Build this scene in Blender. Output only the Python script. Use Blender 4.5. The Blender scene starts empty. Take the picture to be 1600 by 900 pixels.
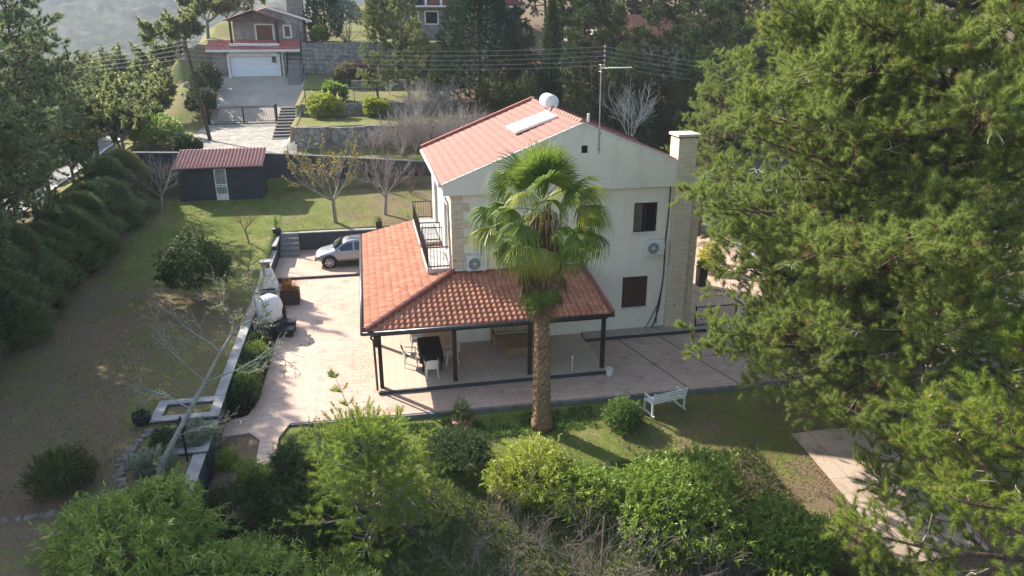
import bpy, bmesh, math, random
import numpy as np
from mathutils import Vector, Matrix
R = math.radians
scene = bpy.context.scene
col = scene.collection

# ------------------------------------------------------------------ camera, light, exposure
cam_data = bpy.data.cameras.new('camera')
cam = bpy.data.objects.new('camera', cam_data)
col.objects.link(cam)
cam.location = (-3.23, -28.59, 13.01)
cam_data.sensor_width = 36.0
cam_data.lens = 36.0 * 1134.64 / 1600.0
cam_data.clip_start = 0.2
cam_data.clip_end = 6000
cam.rotation_mode = 'XYZ'
cam.rotation_euler = (R(90) - 0.3473, 0.0, -0.1976)
scene.camera = cam

SUN_EL = R(33)
SUN_H = Vector((-0.66, 0.75)).normalized()          # horizontal direction towards the sun
sun_data = bpy.data.lights.new('sun', 'SUN')
sun_data.energy = 5.0
sun_data.angle = R(0.53)
sun_data.color = (1.0, 0.93, 0.82)
sun = bpy.data.objects.new('sun', sun_data)
col.objects.link(sun)
to_sun = Vector((SUN_H.x * math.cos(SUN_EL), SUN_H.y * math.cos(SUN_EL), math.sin(SUN_EL)))
sun.rotation_euler = (-to_sun).to_track_quat('-Z', 'Y').to_euler()
sun.location = (-40, 40, 60)

world = bpy.data.worlds.new('World')
scene.world = world
world.use_nodes = True
wn = world.node_tree
bg = wn.nodes['Background']
sky = wn.nodes.new('ShaderNodeTexSky')
sky.sky_type = 'NISHITA'
sky.sun_disc = False
sky.sun_elevation = SUN_EL
sky.sun_rotation = math.atan2(SUN_H.x, SUN_H.y)
sky.air_density = 1.0
sky.dust_density = 1.5
wn.links.new(sky.outputs[0], bg.inputs[0])
bg.inputs[1].default_value = 0.125
scene.view_settings.view_transform = 'Standard'
scene.view_settings.look = 'None'
scene.view_settings.gamma = 1.0
scene.view_settings.exposure = 1.42
scene.cycles.use_denoising = True
scene.cycles.max_bounces = 6
scene.cycles.diffuse_bounces = 3
scene.cycles.transmission_bounces = 4
scene.cycles.volume_bounces = 0
scene.cycles.transparent_max_bounces = 6
scene.cycles.sample_clamp_indirect = 6.0

# ------------------------------------------------------------------ helpers
def tag(o, label=None, cat=None, group=None, kind=None):
    if label: o['label'] = label
    if cat: o['category'] = cat
    if group: o['group'] = group
    if kind: o['kind'] = kind
    return o

def thing(name, label, cat, loc=(0, 0, 0), rotz=0.0, group=None):
    o = bpy.data.objects.new(name, None)
    o.empty_display_size = 0.3
    col.objects.link(o)
    o.location = loc
    o.rotation_euler = (0, 0, rotz)
    return tag(o, label, cat, group)

def dup(root, loc, rotz=0.0, scale=1.0, label=None):
    r = root.copy(); col.objects.link(r)
    r.location = loc
    r.rotation_euler = (root.rotation_euler[0], root.rotation_euler[1], rotz)
    r.scale = scale if hasattr(scale, '__len__') else (scale, scale, scale)
    if label: r['label'] = label
    def rec(src, dst):
        for ch in list(src.children):
            c = ch.copy(); col.objects.link(c); c.parent = dst
            rec(ch, c)
    rec(root, r)
    return r

class MB:
    """collects shapes and links them as one mesh object"""
    def __init__(s):
        s.v = []; s.f = []
    def add(s, vs, fs):
        b = len(s.v)
        s.v.extend([tuple(map(float, p)) for p in vs])
        s.f.extend([tuple(i + b for i in f) for f in fs])
        return s
    def box(s, x0, x1, y0, y1, z0, z1):
        vs = [(x0,y0,z0),(x1,y0,z0),(x1,y1,z0),(x0,y1,z0),(x0,y0,z1),(x1,y0,z1),(x1,y1,z1),(x0,y1,z1)]
        return s.add(vs, [(0,3,2,1),(4,5,6,7),(0,1,5,4),(1,2,6,5),(2,3,7,6),(3,0,4,7)])
    def rbox(s, c, size, rz=0.0, rx=0.0, ry=0.0):
        m = Matrix.Translation(c) @ Matrix.Rotation(rz,4,'Z') @ Matrix.Rotation(ry,4,'Y') @ Matrix.Rotation(rx,4,'X')
        hx, hy, hz = size[0]/2, size[1]/2, size[2]/2
        vs = [m @ Vector(p) for p in [(-hx,-hy,-hz),(hx,-hy,-hz),(hx,hy,-hz),(-hx,hy,-hz),(-hx,-hy,hz),(hx,-hy,hz),(hx,hy,hz),(-hx,hy,hz)]]
        return s.add(vs, [(0,3,2,1),(4,5,6,7),(0,1,5,4),(1,2,6,5),(2,3,7,6),(3,0,4,7)])
    def bar(s, a, b, w, h=None):
        """square bar from a to b"""
        return s.tube([a, b], [w*0.7071, w*0.7071], 4, off=math.pi/4)
    def tube(s, pts, rad, n=6, cap=True, off=0.0):
        P = [Vector(p) for p in pts]
        k = len(P); vs = []; fs = []
        t0 = (P[1]-P[0]).normalized()
        ref = Vector((0,0,1)) if abs(t0.z) < 0.9 else Vector((1,0,0))
        for i in range(k):
            t = (P[min(i+1,k-1)] - P[max(i-1,0)]).normalized()
            u = t.cross(ref)
            if u.length < 1e-4: u = t.orthogonal()
            u.normalize(); w = t.cross(u)
            r = rad[i] if hasattr(rad,'__len__') else rad
            for j in range(n):
                a = 2*math.pi*j/n + off
                vs.append(P[i] + (u*math.cos(a) + w*math.sin(a))*r)
        for i in range(k-1):
            for j in range(n):
                a=i*n+j; b=i*n+(j+1)%n
                fs.append((a,b,b+n,a+n))
        if cap:
            fs.append(tuple(range(n-1,-1,-1))); fs.append(tuple((k-1)*n+j for j in range(n)))
        return s.add(vs, fs)
    def cyl(s, a, b, r0, r1=None, n=16):
        return s.tube([a,b],[r0, r0 if r1 is None else r1], n)
    def lathe(s, prof, c=(0,0,0), n=20):
        """prof: list of (r,z)"""
        vs=[]; fs=[]; k=len(prof)
        for r,z in prof:
            for j in range(n):
                a=2*math.pi*j/n
                vs.append((c[0]+r*math.cos(a), c[1]+r*math.sin(a), c[2]+z))
        for i in range(k-1):
            for j in range(n):
                a=i*n+j; b=i*n+(j+1)%n
                fs.append((a,b,b+n,a+n))
        fs.append(tuple(range(n-1,-1,-1))); fs.append(tuple((k-1)*n+j for j in range(n)))
        return s.add(vs,fs)
    def prism(s, poly, a, b, axis='y'):
        """poly in the plane across axis, extruded from a to b"""
        n=len(poly)
        def P(u,w,t):
            return {'y':(u,t,w),'x':(t,u,w),'z':(u,w,t)}[axis]
        vs=[P(u,w,a) for u,w in poly]+[P(u,w,b) for u,w in poly]
        fs=[tuple(range(n)), tuple(range(2*n-1,n-1,-1))]+[(i,i+n,(i+1)%n+n,(i+1)%n) for i in range(n)]
        return s.add(vs,fs)
    def quad(s, *ps):
        return s.add(ps,[tuple(range(len(ps)))])
    def build(s, name, m, parent=None, smooth=False, bevel=0.0, loc=None):
        me = bpy.data.meshes.new(name)
        me.from_pydata(s.v, [], s.f)
        bm = bmesh.new(); bm.from_mesh(me)
        bmesh.ops.recalc_face_normals(bm, faces=bm.faces)
        bm.to_mesh(me); bm.free()
        return link(name, me, m, parent, smooth, bevel, loc)

def link(name, me, m, parent=None, smooth=False, bevel=0.0, loc=None):
    o = bpy.data.objects.new(name, me)
    col.objects.link(o)
    for mm in (m if isinstance(m,(list,tuple)) else [m]): me.materials.append(mm)
    if parent is not None: o.parent = parent
    if loc is not None: o.location = loc
    if smooth:
        me.polygons.foreach_set('use_smooth', [True]*len(me.polygons))
    if bevel:
        b = o.modifiers.new('bevel','BEVEL'); b.width=bevel; b.segments=2; b.limit_method='ANGLE'
    return o

def npmesh(name, V, F):
    """V (n,3) array, F (m,k) array of equal sized faces"""
    V=np.asarray(V,np.float32); F=np.asarray(F,np.int32)
    me=bpy.data.meshes.new(name)
    me.vertices.add(len(V)); me.vertices.foreach_set('co',V.ravel())
    k=F.shape[1]; m=len(F)
    me.loops.add(m*k); me.loops.foreach_set('vertex_index',F.ravel())
    me.polygons.add(m)
    me.polygons.foreach_set('loop_start',np.arange(0,m*k,k,dtype=np.int32))
    me.polygons.foreach_set('loop_total',np.full(m,k,np.int32))
    me.update(calc_edges=True)
    return me

# ------------------------------------------------------------------ materials
def srgb(h):
    c=[int(h[i:i+2],16)/255 for i in (0,2,4)]
    return tuple(x/12.92 if x<=0.04045 else ((x+0.055)/1.055)**2.4 for x in c)

class NT:
    def __init__(s, name):
        s.m=bpy.data.materials.new(name); s.m.use_nodes=True
        s.t=s.m.node_tree; s.b=s.t.nodes['Principled BSDF']; s.out=s.t.nodes['Material Output']
    def n(s, typ, **kw):
        nd=s.t.nodes.new('ShaderNode'+typ)
        for k,v in kw.items():
            if k in nd.inputs.keys() and not hasattr(nd,k): nd.inputs[k].default_value=v
            else: setattr(nd,k,v)
        return nd
    def l(s,a,b): s.t.links.new(a,b)
    def coord(s, kind='Object', scale=(1,1,1)):
        tc=s.n('TexCoord'); mp=s.n('Mapping'); mp.inputs['Scale'].default_value=scale
        s.l(tc.outputs[kind],mp.inputs[0]); return mp.outputs[0]
    def noise(s, vec, scale, detail=4, rough=0.6):
        nd=s.n('TexNoise'); nd.inputs['Scale'].default_value=scale; nd.inputs['Detail'].default_value=detail
        nd.inputs['Roughness'].default_value=rough
        s.l(vec,nd.inputs['Vector']); return nd.outputs['Fac']
    def ramp(s, fac, stops, interp='LINEAR'):
        nd=s.n('ValToRGB'); nd.color_ramp.interpolation=interp
        e=nd.color_ramp.elements
        while len(e)<len(stops): e.new(0.5)
        for i,(p,c) in enumerate(stops):
            e[i].position=p; e[i].color=(c,c,c,1) if not hasattr(c,'__len__') else (*c[:3],1)
        s.l(fac,nd.inputs[0]); return nd.outputs[0]
    def mix(s, fac, a, b, mode='MIX'):
        nd=s.n('Mix'); nd.data_type='RGBA'; nd.blend_type=mode
        def put(i,x):
            if hasattr(x,'is_output'): s.l(x,nd.inputs[i])
            elif hasattr(x,'__len__'): nd.inputs[i].default_value=(*x[:3],1)
            else: nd.inputs[i].default_value=x
        put(0,fac); put(6,a); put(7,b); return nd.outputs[2]
    def bump(s, h, strength=0.3, dist=0.02):
        nd=s.n('Bump'); nd.inputs['Strength'].default_value=strength; nd.inputs['Distance'].default_value=dist
        s.l(h,nd.inputs['Height']); s.l(nd.outputs[0],s.b.inputs['Normal'])
    def base(s, c):
        if hasattr(c,'is_output'): s.l(c,s.b.inputs['Base Color'])
        else: s.b.inputs['Base Color'].default_value=(*c[:3],1)
    def set(s, rough=None, metal=None, spec=None):
        if rough is not None: s.b.inputs['Roughness'].default_value=rough
        if metal is not None: s.b.inputs['Metallic'].default_value=metal
        if spec is not None: s.b.inputs['Specular IOR Level'].default_value=spec

def mat(name, c1, c2=None, rough=0.8, scale=4.0, metal=0.0, spec=0.3, bump=0.0, bscale=40.0, stretch=(1,1,1), lo=0.35, hi=0.65):
    t=NT(name); t.set(rough,metal,spec)
    v=t.coord('Object',stretch)
    if c2 is None: c2=tuple(x*0.8 for x in c1)
    n1=t.noise(v,scale,5,0.65)
    t.base(t.ramp(n1,[(lo,c1),(hi,c2)]))
    if bump: t.bump(t.noise(v,bscale,3),bump,0.01)
    return t.m

def leafmat(name, cols, trans=0.35, rough=0.55, spec=0.25):
    """foliage: one colour per leaf from the list, part of the light passes through"""
    t=NT(name); t.set(rough,0,spec)
    g=t.n('NewGeometry')
    cols=[tuple(min(x*1.35,0.5) for x in q) for q in cols]
    k=len(cols)
    c=t.ramp(g.outputs['Random Per Island'],[(i/max(1,k-1),x) for i,x in enumerate(cols)])
    t.base(c)
    tr=t.n('BsdfTranslucent'); t.l(c,tr.inputs[0])
    mx=t.n('MixShader'); mx.inputs[0].default_value=trans
    t.l(t.b.outputs[0],mx.inputs[1]); t.l(tr.outputs[0],mx.inputs[2]); t.l(mx.outputs[0],t.out.inputs[0])
    return t.m

def stonemat(name, cols, mortar, scale=2.2, bump=0.6, msize=0.06):
    """random rubble stone"""
    t=NT(name); t.set(0.9,0,0.2)
    v=t.coord('Object')
    d=t.n('TexNoise'); d.inputs['Scale'].default_value=1.5; t.l(v,d.inputs['Vector'])
    vv=t.mix(0.12,v,d.outputs['Color'])
    vo=t.n('TexVoronoi'); vo.inputs['Scale'].default_value=scale; t.l(vv,vo.inputs['Vector'])
    ve=t.n('TexVoronoi',feature='DISTANCE_TO_EDGE'); ve.inputs['Scale'].default_value=scale; t.l(vv,ve.inputs['Vector'])
    sep=t.n('SeparateColor'); t.l(vo.outputs['Color'],sep.inputs[0])
    k=len(cols)
    c=t.ramp(sep.outputs[0],[(i/(k-1),x) for i,x in enumerate(cols)])
    n=t.noise(v,9,5)
    c=t.mix(t.ramp(n,[(0.3,0.55),(0.75,0.0)]),c,tuple(x*0.45 for x in cols[0]))
    e=t.ramp(ve.outputs['Distance'],[(msize*0.4,0.0),(msize,1.0)])
    t.base(t.mix(e,mortar,c)); t.bump(e,bump,0.04)
    return t.m

def brickmat(name, c1, c2, mortar, scale, w=0.5, h=0.25, msize=0.02, coords='Object', rot=(0,0,0), bump=0.3, stain=None, rough=0.85, off=0.5, spec=0.25):
    t=NT(name); t.set(rough,0,spec)
    tc=t.n('TexCoord'); mp=t.n('Mapping'); mp.inputs['Rotation'].default_value=rot
    t.l(tc.outputs[coords],mp.inputs[0])
    br=t.n('TexBrick'); br.offset=off
    br.inputs['Color1'].default_value=(*c1,1); br.inputs['Color2'].default_value=(*c2,1); br.inputs['Mortar'].default_value=(*mortar,1)
    br.inputs['Scale'].default_value=scale; br.inputs['Mortar Size'].default_value=msize
    br.inputs['Brick Width'].default_value=w; br.inputs['Row Height'].default_value=h
    t.l(mp.outputs[0],br.inputs['Vector'])
    c=br.outputs['Color']
    v=mp.outputs[0]
    if stain:
        for sc,lo,hi,scol,amt in stain:
            n=t.noise(v,sc,6,0.65)
            c=t.mix(t.ramp(n,[(lo,0.0),(hi,amt)]),c,scol)
    t.base(c)
    if bump: 
        inv=t.n('Math',operation='SUBTRACT'); inv.inputs[0].default_value=1.0; t.l(br.outputs['Fac'],inv.inputs[1])
        t.bump(inv.outputs[0],bump,0.01)
    return t.m

# ------------------------------------------------------------------ terrain
def smooth01(t):
    t=np.clip(t,0,1); return t*t*(3-2*t)
_rs=np.random.RandomState(5)
_W=[(_rs.uniform(-1,1),_rs.uniform(-1,1),_rs.uniform(0,6.28)) for _ in range(14)]
def wob(x,y,s):
    r=0
    for i,(a,b,p) in enumerate(_W):
        k=s*(0.6+0.22*i); r=r+np.sin((x*a+y*b)*k+p)/(1+0.3*i)
    return r/3.0
LY=[-60,-40,-22,-14,-11,-5,8,15.5,22,24.5,24.8,32,42,52,54,62,90,120,200,320]
LZ=[-8,-5,-2.2,-0.6,0.6,0.75,0.8,1.3,2.0,2.1,4.3,4.3,4.5,7.9,11,11.4,15,13,-8,-30]
MY=[-60,-40,-26,-18,-14,-9,-5.6,-5.4,15.5,15.8,22,24.5,24.8,28.9,29.2,35,35.2,44,52,52.5,62,90,120,200,320]
MZ=[-10,-7,-5,-2.2,-1.0,-0.4,-0.16,-0.3,-0.3,1.25,2.0,2.1,3.6,4.2,5.8,5.9,6.8,7.2,8.3,11.3,11.5,16,17,10,-20]
RY=[-60,-40,-26,-14,-6.2,-5.6,14,20,30,40,50,62,90,120,200,320]
RZ=[-9,-7,-5,-1,-0.2,-0.3,-0.3,0.0,3.0,5.0,8.0,11.5,17,20,16,-15]
def H(x,y):
    x=np.asarray(x,float); y=np.asarray(y,float)
    zl=np.interp(y,LY,LZ); zm=np.interp(y,MY,MZ); zr=np.interp(y,RY,RZ)
    a=smooth01((x+8.9)/0.2)
    z=zl*(1-a)+zm*a
    b=smooth01((x-11.5)/4.0)
    z=z*(1-b)+zr*b
    # the ground falls off on the left, towards the lower road
    f=smooth01((-19.5-x)/8.0)
    lo=np.interp(y,[-60,0,24,45,70,120,320],[-7,0.0,0.6,2.0,3.5,2,-30])
    z=z*(1-f)+np.minimum(z,lo)*f
    f2=smooth01((-36-x)/40.0)
    z=z-9*f2
    amp=np.clip(np.hypot(x,y)/60.0,0.0,4)*1.2
    z=np.where((x>-8.65)&(x<-5.8)&(y>-9.0)&(y<-5.5),np.maximum(z,-0.07),z)
    z=z+wob(x,y,0.9)*0.025+np.where(np.hypot(x,y)>70,wob(x,y,0.06)*amp*0.7,0)
    return z
def axis(fine0,fine1,step,far):
    a=list(np.arange(fine0,fine1+1e-6,step)); s=step
    while a[-1]<far: s*=1.25; a.append(a[-1]+s)
    s=step
    while a[0]>-far: s*=1.25; a.insert(0,a[0]-s)
    return np.array(a)
gx=np.unique(np.concatenate([axis(-22,18,0.4,1500),[-8.9,-8.7]]))
gy=np.unique(np.concatenate([axis(-18,56,0.4,1500),[-5.6,-5.4,15.5,15.8,24.5,24.8,28.9,29.2,35.0,35.2,52,52.5]]))
X,Y=np.meshgrid(gx,gy)
Zt=H(X,Y)
V=np.stack([X.ravel(),Y.ravel(),Zt.ravel()],1)
nx,ny=len(gx),len(gy)
ii=np.arange(nx*ny).reshape(ny,nx)
F=np.stack([ii[:-1,:-1].ravel(),ii[:-1,1:].ravel(),ii[1:,1:].ravel(),ii[1:,:-1].ravel()],1)
me=npmesh('terrain',V,F)
# how much grass grows where (1 = green lawn, 0 = bare earth and needles)
px,py=V[:,0],V[:,1]
g=np.full(len(V),0.35)
lawnL=(px<-8.8)&(px>-20)&(py>-12)&(py<24.6)
g=np.where(lawnL,np.clip(0.33+0.52*smooth01((py-5)/9)*smooth01((px+18.5)/5)+0.15*smooth01((px+14)/4),0,1),g)
lawnB=(px>=-8.8)&(px<9)&(py>15.4)&(py<24.6); g=np.where(lawnB,0.62-0.25*smooth01((px+7)/6),g)
lawnF=(px>=-7)&(px<14)&(py<-5.3)&(py>-16)
g=np.where(lawnF,0.95-0.38*smooth01((px-3.0)/4)-0.30*smooth01((-9.4-py)/3.0)-0.12*smooth01((px-9)/3),g)
bed=(px>-8.8)&(px<-7.4)&(py<-5.8); g=np.where(bed,0.1,g)
g=np.where((py>24.6)&(px>-8.6)&(px<8),0.55,g)
g=np.where((py>24.6)&(px<=-17),0.5,g)
g=np.where((py>15)&(px>9),0.12,g); g=np.where((py>25)&(px>5),0.12,g)
at=me.attributes.new('grass_cover','FLOAT','POINT'); at.data.foreach_set('value',g.astype(np.float32))
t=NT('earth_and_lawn'); t.set(0.95,0,0.1)
v=t.coord('Object')
ga=t.n('Attribute',attribute_name='grass_cover').outputs['Fac']
n1=t.noise(v,0.55,6,0.7); n2=t.noise(v,3.2,5,0.7); n3=t.noise(v,22,4,0.7)
ad=t.n('Math',operation='ADD'); t.l(ga,ad.inputs[0])
m1=t.n('Math',operation='MULTIPLY_ADD'); t.l(n1,m1.inputs[0]); m1.inputs[1].default_value=1.5; m1.inputs[2].default_value=-0.75
m2=t.n('Math',operation='MULTIPLY_ADD'); t.l(n2,m2.inputs[0]); m2.inputs[1].default_value=1.1; t.l(m1.outputs[0],m2.inputs[2])
m3=t.n('Math',operation='SUBTRACT'); t.l(m2.outputs[0],m3.inputs[0]); m3.inputs[1].default_value=0.55
t.l(m3.outputs[0],ad.inputs[1])
soil=t.ramp(n3,[(0.25,(0.10,0.067,0.042)),(0.55,(0.215,0.155,0.10)),(0.8,(0.33,0.25,0.17))])
grs=t.ramp(n3,[(0.2,(0.055,0.085,0.016)),(0.5,(0.125,0.165,0.033)),(0.8,(0.24,0.25,0.075))])
dry=t.ramp(n2,[(0.3,(0.20,0.17,0.07)),(0.7,(0.28,0.235,0.11))])
grs=t.mix(t.ramp(t.noise(v,1.1,5,0.7),[(0.48,0.0),(0.68,0.8)]),grs,dry)
t.base(t.mix(t.ramp(ad.outputs[0],[(0.32,0.0),(0.62,1.0)]),soil,grs))
t.bump(t.noise(v,30,5,0.75),0.7,0.05)
earth_mat=t.m
tag(link('terrain',me,earth_mat,smooth=True),kind='structure')

# far hills over the valley, real distance and height
hx=np.linspace(-1700,1300,301); hy=np.linspace(380,1600,141)
X,Y=np.meshgrid(hx,hy)
up=smooth01((Y-400)/1050.0)
Zh=-34+up*150+wob(X*0.02,Y*0.02,0.7)*26*up+wob(X*0.05,Y*0.05,0.6)*11*smooth01((Y-440)/300)+np.random.RandomState(9).uniform(0,1,X.shape)**2*9*smooth01((Y-400)/120)
ii=np.arange(X.size).reshape(X.shape)
me=npmesh('hills',np.stack([X.ravel(),Y.ravel(),Zh.ravel()],1),np.stack([ii[:-1,:-1].ravel(),ii[:-1,1:].ravel(),ii[1:,1:].ravel(),ii[1:,:-1].ravel()],1))
t=NT('hill_forest'); t.set(1.0,0,0.0); v=t.coord('Object')
a=t.noise(v,0.045,9,0.8); b=t.noise(v,0.005,5,0.6)
c=t.ramp(a,[(0.40,(0.012,0.02,0.010)),(0.50,(0.055,0.065,0.035)),(0.62,(0.15,0.14,0.095))])
t.base(t.mix(t.ramp(b,[(0.45,0.0),(0.62,0.45)]),c,(0.17,0.15,0.10)))
tag(link('hills',me,t.m,smooth=True),kind='structure')

def drape(name, x0,x1,y0,y1, m, off=0.04, step=0.5, xf=None):
    """a sheet lying just above the terrain; xf(y) shifts it sideways"""
    xs=np.linspace(x0,x1,max(2,int((x1-x0)/step)+1)); ys=np.linspace(y0,y1,max(2,int((y1-y0)/step)+1))
    X,Y=np.meshgrid(xs,ys)
    if xf is not None: X=X+xf(Y)
    Zd=H(X,Y)+off
    ii=np.arange(X.size).reshape(X.shape)
    me=npmesh(name,np.stack([X.ravel(),Y.ravel(),Zd.ravel()],1),np.stack([ii[:-1,:-1].ravel(),ii[:-1,1:].ravel(),ii[1:,1:].ravel(),ii[1:,:-1].ravel()],1))
    return tag(link(name,me,m,smooth=True),kind='structure')

# ------------------------------------------------------------------ paving
pave_mat=brickmat('stamped_concrete',(0.51,0.365,0.275),(0.46,0.315,0.235),(0.35,0.24,0.18),1.0,0.62,0.31,0.014,bump=0.3,
    stain=[(0.35,0.45,0.75,(0.62,0.50,0.42),0.55),(1.1,0.54,0.70,(0.20,0.125,0.095),0.6),(6,0.5,0.8,(0.30,0.2,0.16),0.5)],rough=0.6,spec=0.35)
def slab(name, poly, ztop, zbot, m):
    bm=bmesh.new()
    top=[bm.verts.new((x,y,ztop)) for x,y in poly]; bot=[bm.verts.new((x,y,zbot)) for x,y in poly]
    f=bm.faces.new(top); n=len(poly)
    for i in range(n): bm.faces.new((top[i],bot[i],bot[(i+1)%n],top[(i+1)%n]))
    bmesh.ops.triangulate(bm,faces=[f])
    bmesh.ops.recalc_face_normals(bm,faces=bm.faces)
    me=bpy.data.meshes.new(name); bm.to_mesh(me); bm.free()
    return tag(link(name,me,m),kind='structure')
slab('patio_paving',[(-7.65,10.4),(-7.62,5.0),(-7.66,-0.5),(-7.72,-3.4),(-7.95,-4.5),(-8.63,-4.9),(-8.63,-5.85),(-7.75,-5.75),(-7.35,-6.3),(-7.3,-7.9),(-6.7,-7.7),(-6.75,-6.3),(-6.45,-5.36),(-2.34,-5.52),(9.46,-5.75),(24,-5.9),(26,14),(11.0,14),(10.9,10.4)],0.0,-0.5,pave_mat)
slab('parking_paving',[(-8.65,10.4),(0.0,10.4),(0.0,15.6),(-8.65,15.6)],0.11,-0.4,pave_mat)
kerb_mat=mat('grey_kerb',(0.20,0.20,0.195),(0.12,0.115,0.11),0.85,3.0,bump=0.2)
slab('parking_kerb',[(-8.6,10.28),(-0.2,10.28),(-0.2,10.4),(-8.6,10.4)],0.105,-0.2,mat('dark_kerb',(0.07,0.07,0.075),(0.045,0.045,0.05),0.8,4))
slab('patio_kerb',[(-6.42,-5.46),(-2.34,-5.62),(9.46,-5.85),(24,-6.0),(24,-5.902),(9.46,-5.752),(-2.34,-5.522),(-6.45,-5.362)],-0.02,-0.5,kerb_mat)
# dark joints cut across the patio to the right of the porch
jm=mat('joint_filler',(0.05,0.04,0.035),(0.035,0.03,0.025),0.9,6)
for k,(xa,ya,xb,yb) in enumerate([(7.1,-0.75,8.25,-5.72),(9.0,-0.8,10.3,-5.74)]):
    d=Vector((xb-xa,yb-ya)).normalized(); nrm=Vector((-d.y,d.x))*0.022
    o=slab('joint',[(xa-nrm.x,ya-nrm.y),(xb-nrm.x,yb-nrm.y),(xb+nrm.x,yb+nrm.y),(xa+nrm.x,ya+nrm.y)],0.004,-0.02,jm)
cobble=stonemat('cobble',[(0.22,0.21,0.19),(0.36,0.33,0.29),(0.48,0.44,0.38),(0.30,0.27,0.24)],(0.30,0.27,0.22),2.6,0.3,0.05)
drape('cobbled_forecourt',-17.2,-8.3,25.0,42.3,cobble,0.05)
drape('driveway',-17.0,-8.8,42.3,52.1,mat('pale_concrete',(0.46,0.40,0.32),(0.36,0.31,0.25),0.85,0.5,bump=0.1),0.05)
asph=mat('worn_asphalt',(0.16,0.16,0.165),(0.11,0.11,0.115),0.85,0.4,bump=0.2,bscale=60)
drape('lower_road',-33,-27,-30,75,mat('pale_road',(0.22,0.22,0.22),(0.17,0.17,0.17),0.85,0.4),0.06,1.0)
drape('road_kerb',-27.0,-26.6,-30,75,mat('white_kerb',(0.5,0.5,0.49),(0.4,0.4,0.39),0.8,2),0.16,1.0)
drape('side_road',13,40,15.5,27,asph,0.05,1.0)
padm=brickmat('pink_slab',(0.52,0.41,0.32),(0.48,0.37,0.29),(0.36,0.26,0.20),0.8,0.9,0.9,0.012,bump=0.1,
    stain=[(1.6,0.5,0.72,(0.24,0.15,0.10),0.75),(9,0.5,0.75,(0.33,0.24,0.17),0.6)],rough=0.8,off=0)
drape('concrete_pad',10.6,13.6,-14.6,-8.9,padm,0.05,0.4)
drape('pale_forecourt',19,30,-2,12,mat('white_gravel',(0.36,0.36,0.36),(0.28,0.28,0.28),0.9,1.2),0.36,0.8)

# ------------------------------------------------------------------ roof tiles
def tiles(P0,U,W,N,width,length,tw=0.22,rh=0.33,clamp=None,barrel=0.05):
    """curved roof tiles as separate shells on the plane P0 + u U + w W"""
    P0,U,W,N=[np.array(a,float) for a in (P0,U,W,N)]
    T=np.array([0,0.15,0.3,0.45,0.6,0.8,1.0]); hp=np.where(T<0.6,np.sin(np.pi*T/0.6)*barrel,-np.sin(np.pi*(T-0.6)/0.4)*0.012)
    nc=int(width/tw); nr=int(math.ceil(length/rh)); tw=width/nc; rh=length/nr
    rng=np.random.RandomState(int(width*100)%977)
    vs=[];fs=[]
    base=0
    q=[]
    for j in range(2):
        for i in range(6): q.append((j*7+i,j*7+i+1,(j+1)*7+i+1,(j+1)*7+i))
    q=np.array(q)
    for r in range(nr):
        for c in range(nc):
            jit=rng.normal(0,0.004,3)
            u=(c+T)*tw
            w0=max(r*rh-0.03,0)+jit[0]; w1=(r+1)*rh+0.01
            lift=0.034+jit[1]*0.6
            rows=[]
            for (w,h) in ((w0,hp*1.0-0.006),(w0,hp+lift),(w1,hp+0.004)):
                uu=u.copy(); ww=np.full(7,w)
                if clamp: uu,ww=clamp(uu,ww)
                rows.append(P0+uu[:,None]*U+ww[:,None]*W+h[:,None]*N)
            pts=np.concatenate(rows)
            if clamp and np.ptp(clamp(u,np.full(7,(w0+w1)/2))[0])<tw*0.12: continue
            vs.append(pts); fs.append(q+base); base+=21
    return np.concatenate(vs),np.concatenate(fs)
def tilemat(name,cols,stain):
    t=NT(name); t.set(0.75,0,0.25)
    g=t.n('NewGeometry'); v=t.coord('Object')
    c=t.ramp(g.outputs['Random Per Island'],[(i/(len(cols)-1),x) for i,x in enumerate(cols)])
    c=t.mix(t.ramp(t.noise(v,1.2,5),[(0.45,0.0),(0.75,0.6)]),c,stain)
    c=t.mix(t.ramp(t.noise(v,14,4),[(0.5,0.0),(0.8,0.5)]),c,tuple(x*0.5 for x in stain))
    t.base(c); return t.m
tile_new=tilemat('clay_tiles',[(0.37,0.135,0.075),(0.44,0.175,0.10),(0.52,0.24,0.145),(0.40,0.15,0.082)],(0.33,0.16,0.11))
tile_old=tilemat('faded_clay_tiles',[(0.30,0.145,0.115),(0.37,0.185,0.145),(0.335,0.165,0.13)],(0.27,0.155,0.13))
cap_mat=mat('clay_ridge_caps',(0.30,0.115,0.09),(0.22,0.08,0.065),0.75,3)
def captube(mb, a, b, r=0.11, seg=0.4, squash=0.75):
    """a line of overlapping half round ridge caps"""
    a=Vector(a); b=Vector(b); L=(b-a).length; n=max(2,int(L/seg)); d=(b-a)/n
    for i in range(n):
        p=a+d*i; q=p+d*1.04
        mb.tube([p,q],[r*1.08,r*0.92],8)

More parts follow.
